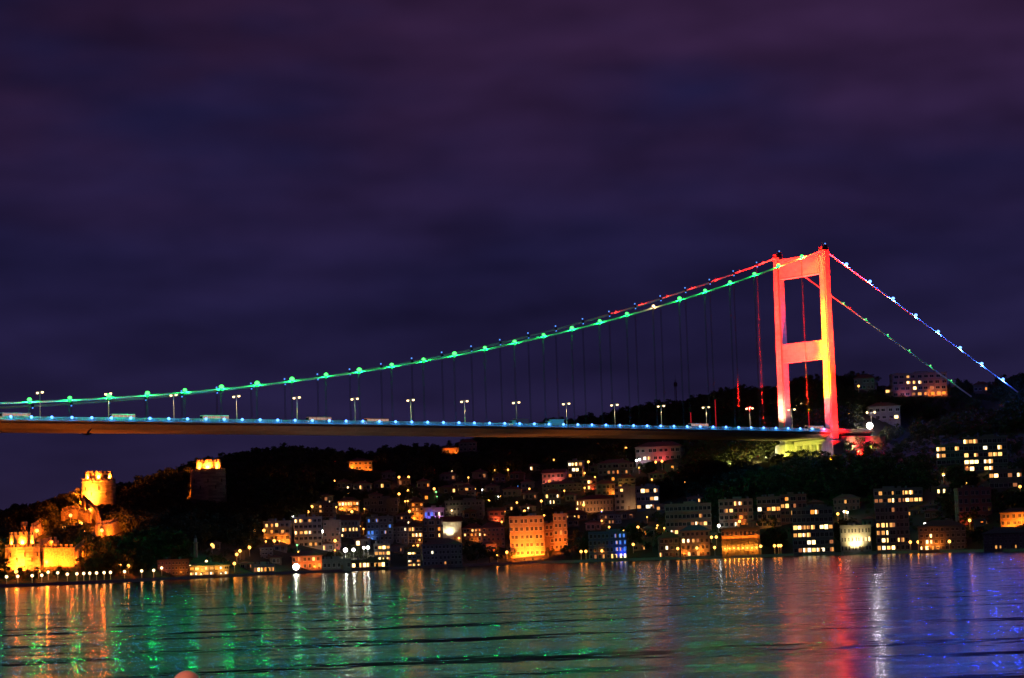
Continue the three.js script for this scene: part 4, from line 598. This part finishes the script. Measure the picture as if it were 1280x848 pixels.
// dazzling quay floodlight and the one beside the bridge tower
streetLamp(370, 709, 6, 'lamp_white', WHITE, 120, 'dazzling white floodlight low on the quay', undefined, 2.2);
{
  const g = ground(1088, 545), o = thing('flood_mast', 'dazzling white flood lamp on a mast beside the bridge tower', 'lamp', g, faceEye(g)), h = 11 * depthOf(g) / F;
  mesh('mast', lampPole, 'pole', o).scale.set(1.3, h, 1.3); const hd = mesh('lamp_head', lampHead, 'lamp_white', o); hd.position.set(0, h, 0.3); hd.scale.setScalar(3.0); lamp(o, WHITE, 620, 0, h + 0.4, 2.7, 0.8);
  RECTS.push([1078, 1098, 525, 552, depthOf(g)]);
  for (const [x, y] of [[1090, 515]]) { const q = ground(x, 540), l = thing('street_lamp', 'twin-armed cream street lamp beside the dazzling flood lamp', 'street lamp', q, 0), hh = 24 * depthOf(q) / F; mesh('pole', lampPole, 'pole', l).scale.set(1.5, hh, 1.5); for (const s of [-1.5, 1.5]) { mesh('lamp_head', lampHead, 'lamp_cream', l).position.set(s, hh, s); mesh('arm', rod(V(0, hh - 0.1, 0), V(s, hh - 0.1, s), 0.07), 'pole', l); lamp(l, CREAM, 40, s, hh - 0.8, s, 0.3); } }
}
// radio mast on the ridge
{ const g = ground(846, 519), h = 44 * depthOf(g) / F, o = thing('radio_mast', 'thin dark lattice mast rising from the ridge behind the hangers', 'mast', g), L = []; for (const [x, z] of [[-0.5, -0.5], [0.5, -0.5], [0, 0.6]]) L.push(rod(V(x, -2, z), V(x, h, z), 0.12, 5)); for (let y = 0; y < h - 1.5; y += 1.5) { L.push(rod(V(-0.5, y, -0.5), V(0.5, y + 1.5, -0.5), 0.06, 4), rod(V(0.5, y, -0.5), V(0, y + 1.5, 0.6), 0.06, 4), rod(V(0, y, 0.6), V(-0.5, y + 1.5, -0.5), 0.06, 4)); } mesh('lattice', merge(L), 'dark', o); mesh('antenna', merge([rod(V(0, h - 1, 0), V(0, h + 3, 0), 0.08, 5), box(1.6, 2.4, 1.6, 0, h - 3, 0)]), 'dark', o); }

// ------------------------------------------------------------------ trees
function leafy(seed, n, size, shape) {                       // a crown of many small bent leaf sprays in a few uneven clumps
  const r = rng(seed), pos = [], nor = [], clumps = [];
  const nc = 7 + Math.floor(r() * 4);
  for (let i = 0; i < nc; i++) { const a = r() * 6.283, q = Math.sqrt(r()) * 0.62, y = r(); clumps.push([Math.cos(a) * q * shape(y), 0.28 + 0.66 * y, Math.sin(a) * q * shape(y), 0.16 + 0.14 * r()]); }
  const v = new THREE.Vector3(), t = new THREE.Vector3(), b = new THREE.Vector3();
  for (let i = 0; i < n; i++) {
    const c = clumps[Math.floor(r() * nc)], a = r() * 6.283, ph = Math.acos(2 * r() - 1), q = Math.pow(r(), 0.4) * c[3];
    v.set(c[0] + Math.sin(ph) * Math.cos(a) * q, c[1] + Math.cos(ph) * q * 0.8, c[2] + Math.sin(ph) * Math.sin(a) * q);
    t.set(r() - 0.5, r() - 0.5, r() - 0.5).normalize(); b.set(r() - 0.5, r() - 0.5, r() - 0.5).cross(t).normalize();
    const s = size * (0.6 + 0.8 * r()), P = [[-1, 0], [0, -0.55], [1, 0], [0, 0.55]].map(([x, y]) => [v.x + t.x * x * s + b.x * y * s, v.y + t.y * x * s + b.y * y * s, v.z + t.z * x * s + b.z * y * s]);
    const nn = new THREE.Vector3().crossVectors(t, b); for (const k of [0, 1, 2, 0, 2, 3]) { pos.push(...P[k]); nor.push(nn.x, nn.y, nn.z); }
  }
  const g = new THREE.BufferGeometry(); g.setAttribute('position', new THREE.Float32BufferAttribute(pos, 3)); g.setAttribute('normal', new THREE.Float32BufferAttribute(nor, 3)); return g;
}
const broad = (y) => 0.55 + 0.45 * Math.sin(Math.PI * clamp(y, 0, 1)), cone = (y) => 0.75 * (1 - y) + 0.08;
const CROWN = [1, 2, 3, 4].map((s) => leafy(s * 17, 420, 0.062, broad)), SPIRE = [5, 6].map((s) => leafy(s * 29, 380, 0.055, cone));
const stemG = merge([rod(V(0, -0.15, 0), V(0.01, 0.45, 0), 0.028, 6), rod(V(0.01, 0.42, 0), V(0.14, 0.68, 0.05), 0.013, 5), rod(V(0.01, 0.4, 0), V(-0.15, 0.66, -0.06), 0.013, 5), rod(V(0.01, 0.44, 0), V(0.02, 0.75, -0.12), 0.012, 5)]);
function tree(px, py, hpx, wpx, m, label, group, conifer = false) {
  const g = ground(px, py), k = depthOf(g) / F, i = Math.abs(Math.round(px * 7 + py)), o = thing(conifer ? 'conifer_tree' : 'broadleaf_tree', label, 'tree', g, i, group), h = hpx * k, w = wpx * k;
  mesh('trunk', stemG, 'bark', o).scale.set(h, h, h); mesh('crown', conifer ? SPIRE[i % 2] : CROWN[i % 4], m, o).scale.set(w, h, w); return o;
}
// trees that stand apart in lamplight
for (const [x, y, h, w] of [[6, 728, 20, 17], [44, 728, 18, 20], [150, 719, 15, 15], [161, 718, 12, 12]]) tree(x, y, h, w, 'leaf', 'tree on the quay lit yellow by lamps', 'lamplit trees on the quay below the fortress');
for (const [x, y, h, w] of [[27, 726, 16, 18], [74, 724, 15, 14], [118, 714, 18, 16], [100, 714, 16, 14], [132, 712, 14, 16], [172, 712, 16, 18]]) tree(x, y, h, w, 'leaf', 'dark round tree in front of the fortress walls', 'dark trees in front of the fortress');
for (const [x, y, h, w] of [[1212, 661, 26, 26], [954, 661, 18, 18]]) tree(x, y, h, w, 'leaf', x > 1000 ? 'tree glowing orange under street lamps by the red brown house' : 'yellow lit tree in front of the pink block');
tree(967, 662, 14, 14, 'leaf', 'dark bush beside the yellow lit tree');
for (const [x, y, h, w] of [[640, 701, 12, 12], [612, 705, 26, 30], [596, 706, 22, 26], [716, 700, 22, 24], [727, 680, 18, 18], [686, 698, 12, 12], [815, 690, 24, 26], [968, 690, 26, 26], [980, 690, 22, 22], [905, 658, 14, 16], [915, 660, 15, 18]]) tree(x, y, h, w, 'leaf', 'dark garden tree ' + beside(x, y), 'dark garden trees of the waterfront');
for (const [x, y, h, w] of [[227, 607, 18, 9], [222, 609, 14, 8], [614, 556, 16, 9], [621, 554, 14, 8], [607, 559, 12, 8]]) tree(x, y, h, w, 'needle', 'dark conifer standing out on the ridge', 'conifers on the ridge', true);
for (const [x, y, h, w] of [[928, 566, 14, 18], [938, 570, 12, 16], [950, 571, 13, 18], [1052, 566, 12, 14], [1062, 566, 14, 16], [1072, 560, 14, 16]]) tree(x, y, h, w, 'leaf', 'tree lit lime green by the floodlights under the bridge', 'floodlit trees under the bridge');
for (const [x, y, h, w] of [[918, 577, 16, 20], [962, 582, 16, 20], [976, 583, 13, 20], [990, 580, 15, 20], [1003, 578, 14, 20], [1017, 580, 14, 20], [1030, 581, 16, 20], [1043, 583, 15, 22], [1060, 584, 17, 22], [1076, 577, 18, 22], [1090, 572, 18, 20]]) tree(x, y, h, w, 'leaf', 'dark tree on the slope in front of the bridge foot', 'dark trees in front of the bridge foot');

// the wooded hillside, one mass of dark trees
{
  const r = rng(99), put = [[]], M = new THREE.Matrix4(), Q = new THREE.Quaternion(), up = V(0, 1, 0);
  let n = 0;
  for (let i = 0; i < 30000 && n < 9000; i++) {
    const az = 22 + 34 * r(), d0 = lin(SHORE, az), d1 = lin(RIDGED, az), d = d0 + 20 + Math.pow(r(), 0.8) * (d1 - d0 + 40), x = EYE.x + d * Math.sin(az * RAD), z = EYE.z - d * Math.cos(az * RAD), y = landAt(x, z);
    if (x > -45 && x < 175 && Math.abs(z) < 21) continue;
    let h = (5.5 + 5 * r() + 2.5 * noise(x / 40, z / 40, 3)), w = h * (0.75 + 0.5 * r()); const P = V(x, y, z), [px, py, dz] = project(P), k = F / dz;
    if (x > -60 && x < 60 && z > 21 && py - h * k < 566) { if (px < 1078 && py < 574) continue; h = 2 + r(); w = h * 1.4; }
    const hides = () => { const a = px - w * k * 0.5, b = px + w * k * 0.5, t = py - h * k * 0.95; for (const [x0, x1, y0, y1, dp] of RECTS) if (dz < dp + 12 && b > x0 && a < x1 && py > y0 + 2 && t < y1) return true; return false; };
    if (hides()) { h = 1.6 + 1.4 * r(); w = h * (1.1 + 0.6 * r()); if (hides()) continue; }
    put[0].push([x, y - 0.3, z, w, h, r() * 6.283]); n++;
  }
  console.log('woods', n);
  const whole = CROWN.map((c) => merge([c.clone().setAttribute('uv', new THREE.Float32BufferAttribute(new Float32Array(c.attributes.position.count * 2), 2)), stemG.clone()]));
  put.forEach((list, v) => { const im = new THREE.InstancedMesh(whole[v], mats.leaf, list.length); im.name = numbered('woods'); im.userData = { label: 'dark dense woods covering the whole hillside behind the town', category: 'woods', kind: 'stuff' }; list.forEach(([x, y, z, w, h, a], i) => im.setMatrixAt(i, M.compose(V(x, y, z), Q.setFromAxisAngle(up, a), V(w, h, w)))); im.castShadow = im.receiveShadow = true; scene.add(im); });
}

// ------------------------------------------------------------------ the terrace that the picture was taken from
const HEADTOP = EYE.clone().addScaledVector(dirOf(233, 838.6), 11 / dirOf(233, 838.6).dot(FW)), FLOORY = HEADTOP.y - 1.74;
{
  const t = struct('terrace', new RoundedBoxGeometry(26, FLOORY + 4, 24, 2, 0.12).translate(0, (FLOORY + 4) / 2 - 4, 0), 'concrete');
  t.position.set(EYE.x, 0, EYE.z); t.rotation.y = -YAW; t.translateZ(-0.8);
}
// a person seen from behind: one continuous body, grown round a skeleton of tapered bones
{
  const cap = (px, py, pz, a, b) => { const dx = b[0] - a[0], dy = b[1] - a[1], dz = b[2] - a[2], t = clamp(((px - a[0]) * dx + (py - a[1]) * dy + (pz - a[2]) * dz) / (dx * dx + dy * dy + dz * dz), 0, 1); return Math.hypot(px - a[0] - dx * t, py - a[1] - dy * t, pz - a[2] - dz * t) - (a[3] + (b[3] - a[3]) * t); };
  const smin = (a, b, k) => { const h = clamp(0.5 + 0.5 * (b - a) / k, 0, 1); return b + (a - b) * h - k * h * (1 - h); };
  const J = { hip: [0, 0.94, 0, 0.15], waist: [0, 1.12, 0, 0.13], chest: [0, 1.33, 0.01, 0.15], neck: [0, 1.47, 0, 0.065], nape: [0, 1.56, 0.01, 0.058] };
  const bones = [[J.hip, J.waist], [J.waist, J.chest], [[-0.13, 1.38, 0, 0.085], [0.13, 1.38, 0, 0.085]], [[0, 1.42, 0, 0.075], J.neck], [J.neck, J.nape]];
  for (const s of [-1, 1]) { bones.push([[s * 0.19, 1.39, 0, 0.07], [s * 0.25, 1.1, -0.02, 0.05]], [[s * 0.25, 1.1, -0.02, 0.046], [s * 0.24, 0.86, 0.06, 0.034]], [[s * 0.09, 0.92, 0, 0.1], [s * 0.1, 0.5, 0.02, 0.066]], [[s * 0.1, 0.5, 0.02, 0.062], [s * 0.11, 0.09, -0.01, 0.042]], [[s * 0.11, 0.06, -0.02, 0.045], [s * 0.13, 0.04, 0.17, 0.036]]); }
  const body = (x, y, z) => { let d = 9; for (const [a, b] of bones) d = smin(d, cap(x, y, z, a, b), 0.05); return d; };
  const head = (x, y, z) => { let d = Math.hypot(x / 0.079, (y - 1.643) / 0.097, (z + 0.005) / 0.099) - 1; d *= 0.079; d = smin(d, cap(x, y, z, [0, 1.575, 0.035, 0.055], [0, 1.555, 0.06, 0.038]), 0.03); d = smin(d, cap(x, y, z, [0, 1.56, 0, 0.058], [0, 1.5, 0, 0.06]), 0.03); d = smin(d, cap(x, y, z, [0, 1.635, 0.09, 0.01], [0, 1.605, 0.115, 0.014]), 0.012); for (const s of [-1, 1]) { d = smin(d, cap(x, y, z, [s * 0.08, 1.645, 0, 0.012], [s * 0.086, 1.605, 0.005, 0.009]), 0.01); d = Math.max(d, -(Math.hypot(x - s * 0.031, y - 1.632, z - 0.1) - 0.013)); } d = Math.max(d, -cap(x, y, z, [-0.02, 1.575, 0.105, 0.004], [0.02, 1.575, 0.105, 0.004])); return d; };
  const fingers = []; for (const s of [-1, 1]) { const w = [s * 0.24, 0.86, 0.06]; fingers.push([[w[0], w[1], w[2], 0.03], [w[0], w[1] - 0.075, w[2] + 0.012, 0.03]]); [0.062, 0.078, 0.083, 0.066].forEach((l, i) => { const z = w[2] + 0.036 - i * 0.021, y = w[1] - 0.085; fingers.push([[w[0], y, z, 0.0095], [w[0] - s * 0.006, y - l * 0.55, z + 0.004, 0.009]], [[w[0] - s * 0.006, y - l * 0.55, z + 0.004, 0.009], [w[0] - s * 0.022, y - l, z + 0.006, 0.0078]]); }); fingers.push([[w[0], w[1] - 0.02, w[2] + 0.03, 0.013], [w[0] - s * 0.012, w[1] - 0.06, w[2] + 0.062, 0.0105]], [[w[0] - s * 0.012, w[1] - 0.06, w[2] + 0.062, 0.0105], [w[0] - s * 0.02, w[1] - 0.09, w[2] + 0.066, 0.0085]]); }
  const hand = (sd) => (x, y, z) => { let d = 9; for (const [a, b] of fingers) if (a[0] * sd > 0) d = smin(d, cap(x, y, z, a, b), 0.008); return d; };
  function polygonise(f, c, half, res) {
    const mc = new MarchingCubes(res, mats.dark, false, false, 120000); mc.isolation = 0;
    for (let k = 0, i = 0; k < res; k++) for (let j = 0; j < res; j++) for (let q = 0; q < res; q++, i++) mc.field[i] = -f(c[0] + ((q - res / 2) / (res / 2)) * half, c[1] + ((j - res / 2) / (res / 2)) * half, c[2] + ((k - res / 2) / (res / 2)) * half);
    mc.update(); const n = mc.count, g = new THREE.BufferGeometry(), p = new Float32Array(n * 3); for (let i = 0; i < n; i++) for (let a = 0; a < 3; a++) p[i * 3 + a] = mc.positionArray[i * 3 + a] * half + c[a];
    g.setAttribute('position', new THREE.BufferAttribute(p, 3)); const w = mergeVertices(g, 1e-5); w.computeVertexNormals(); return w.toNonIndexed();
  }
  mat('skin', 0.5, 0.26, 0.18, { roughness: 0.45 }); mat('jacket', 0.03, 0.035, 0.05, { roughness: 0.9 }); mat('trousers', 0.04, 0.04, 0.045, { roughness: 0.9 });
  const geo = mergeGeometries([polygonise(body, [0, 0.8, 0], 0.86, 88), polygonise(head, [0, 1.62, 0], 0.17, 64), polygonise(hand(1), [0.23, 0.8, 0.07], 0.12, 48), polygonise(hand(-1), [-0.23, 0.8, 0.07], 0.12, 48)]);
  const p = mesh('person', geo, 'skin'); tag(p, 'bald person in a dark jacket standing on the terrace facing the water', 'person');
  p.position.set(HEADTOP.x, FLOORY, HEADTOP.z); p.rotation.y = Math.PI - YAW;
  const inflate = (f, e) => (x, y, z) => f(x, y, z) - e;
  const torso = (x, y, z) => { let d = 9; for (const i of [0, 1, 2, 3, 5, 6, 10, 11]) d = smin(d, cap(x, y, z, bones[i][0], bones[i][1]), 0.06); return Math.max(d - 0.018, 0.86 - y, y - 1.5); };
  const legs = (x, y, z) => { let d = 9; for (const i of [0, 7, 8, 12, 13]) d = smin(d, cap(x, y, z, bones[i][0], bones[i][1]), 0.05); return Math.max(d - 0.014, y - 1.0, 0.07 - y); };
  const shoe = (x, y, z) => { let d = 9; for (const i of [9, 14]) d = smin(d, cap(x, y, z, bones[i][0], bones[i][1]), 0.02); return Math.max(d - 0.012, -y); };
  mesh('jacket', polygonise(torso, [0, 1.18, 0], 0.42, 64), 'jacket', p); mesh('trousers', polygonise(legs, [0, 0.52, 0], 0.56, 64), 'trousers', p); mesh('shoes', polygonise(shoe, [0, 0.1, 0.06], 0.26, 48), 'dark', p);
  // the lamp on the terrace whose light falls on the crown of the head
  const q = HEADTOP.clone().addScaledVector(R0, -2.6).addScaledVector(FW, -4.5); q.y = FLOORY;
  const l = thing('street_lamp', 'amber lamp post on the terrace behind the bald person', 'street lamp', q, -YAW); mesh('pole', cyl(0.05, 0.08, 4.2, 10, 0, 2.1, 0), 'pole', l); mesh('lamp_head', new THREE.SphereGeometry(0.2, 14, 10).translate(0, 4.3, 0), 'lamp_sodium', l); lamp(l, [1, 0.42, 0.32], 110, 0.15, 4.2, -0.5, 0.18);
}
// a gull gliding below the bridge deck
{
  const d = dirOf(109, 543), at = EYE.clone().addScaledVector(d, 150), w = (s) => { const sh = new THREE.Shape(); sh.moveTo(0, 0.1); sh.quadraticCurveTo(0.3, 0.16, 0.62, -0.06); sh.quadraticCurveTo(0.35, -0.02, 0, -0.1); return new THREE.ExtrudeGeometry(sh, { depth: 0.02, bevelEnabled: false }).rotateX(-Math.PI / 2).scale(s, 1, 1).rotateZ(s * 0.42); };
  const o = thing('gull', 'dark gull gliding on bent wings below the bridge deck', 'bird', at, 0.4); o.rotation.z = 0.35;
  const bg = merge([new THREE.SphereGeometry(0.1, 12, 8).scale(0.9, 0.8, 2.3), new THREE.SphereGeometry(0.06, 10, 8).translate(0, 0.03, 0.24), new THREE.ConeGeometry(0.02, 0.09, 6).rotateX(Math.PI / 2).translate(0, 0.02, 0.33), box(0.14, 0.015, 0.16, 0, 0, -0.28)]); mesh('body', bg, 'dark', o);
  for (const s of [-1, 1]) mesh('wing', w(s), 'dark', o);
}

renderer.render(scene, camera);
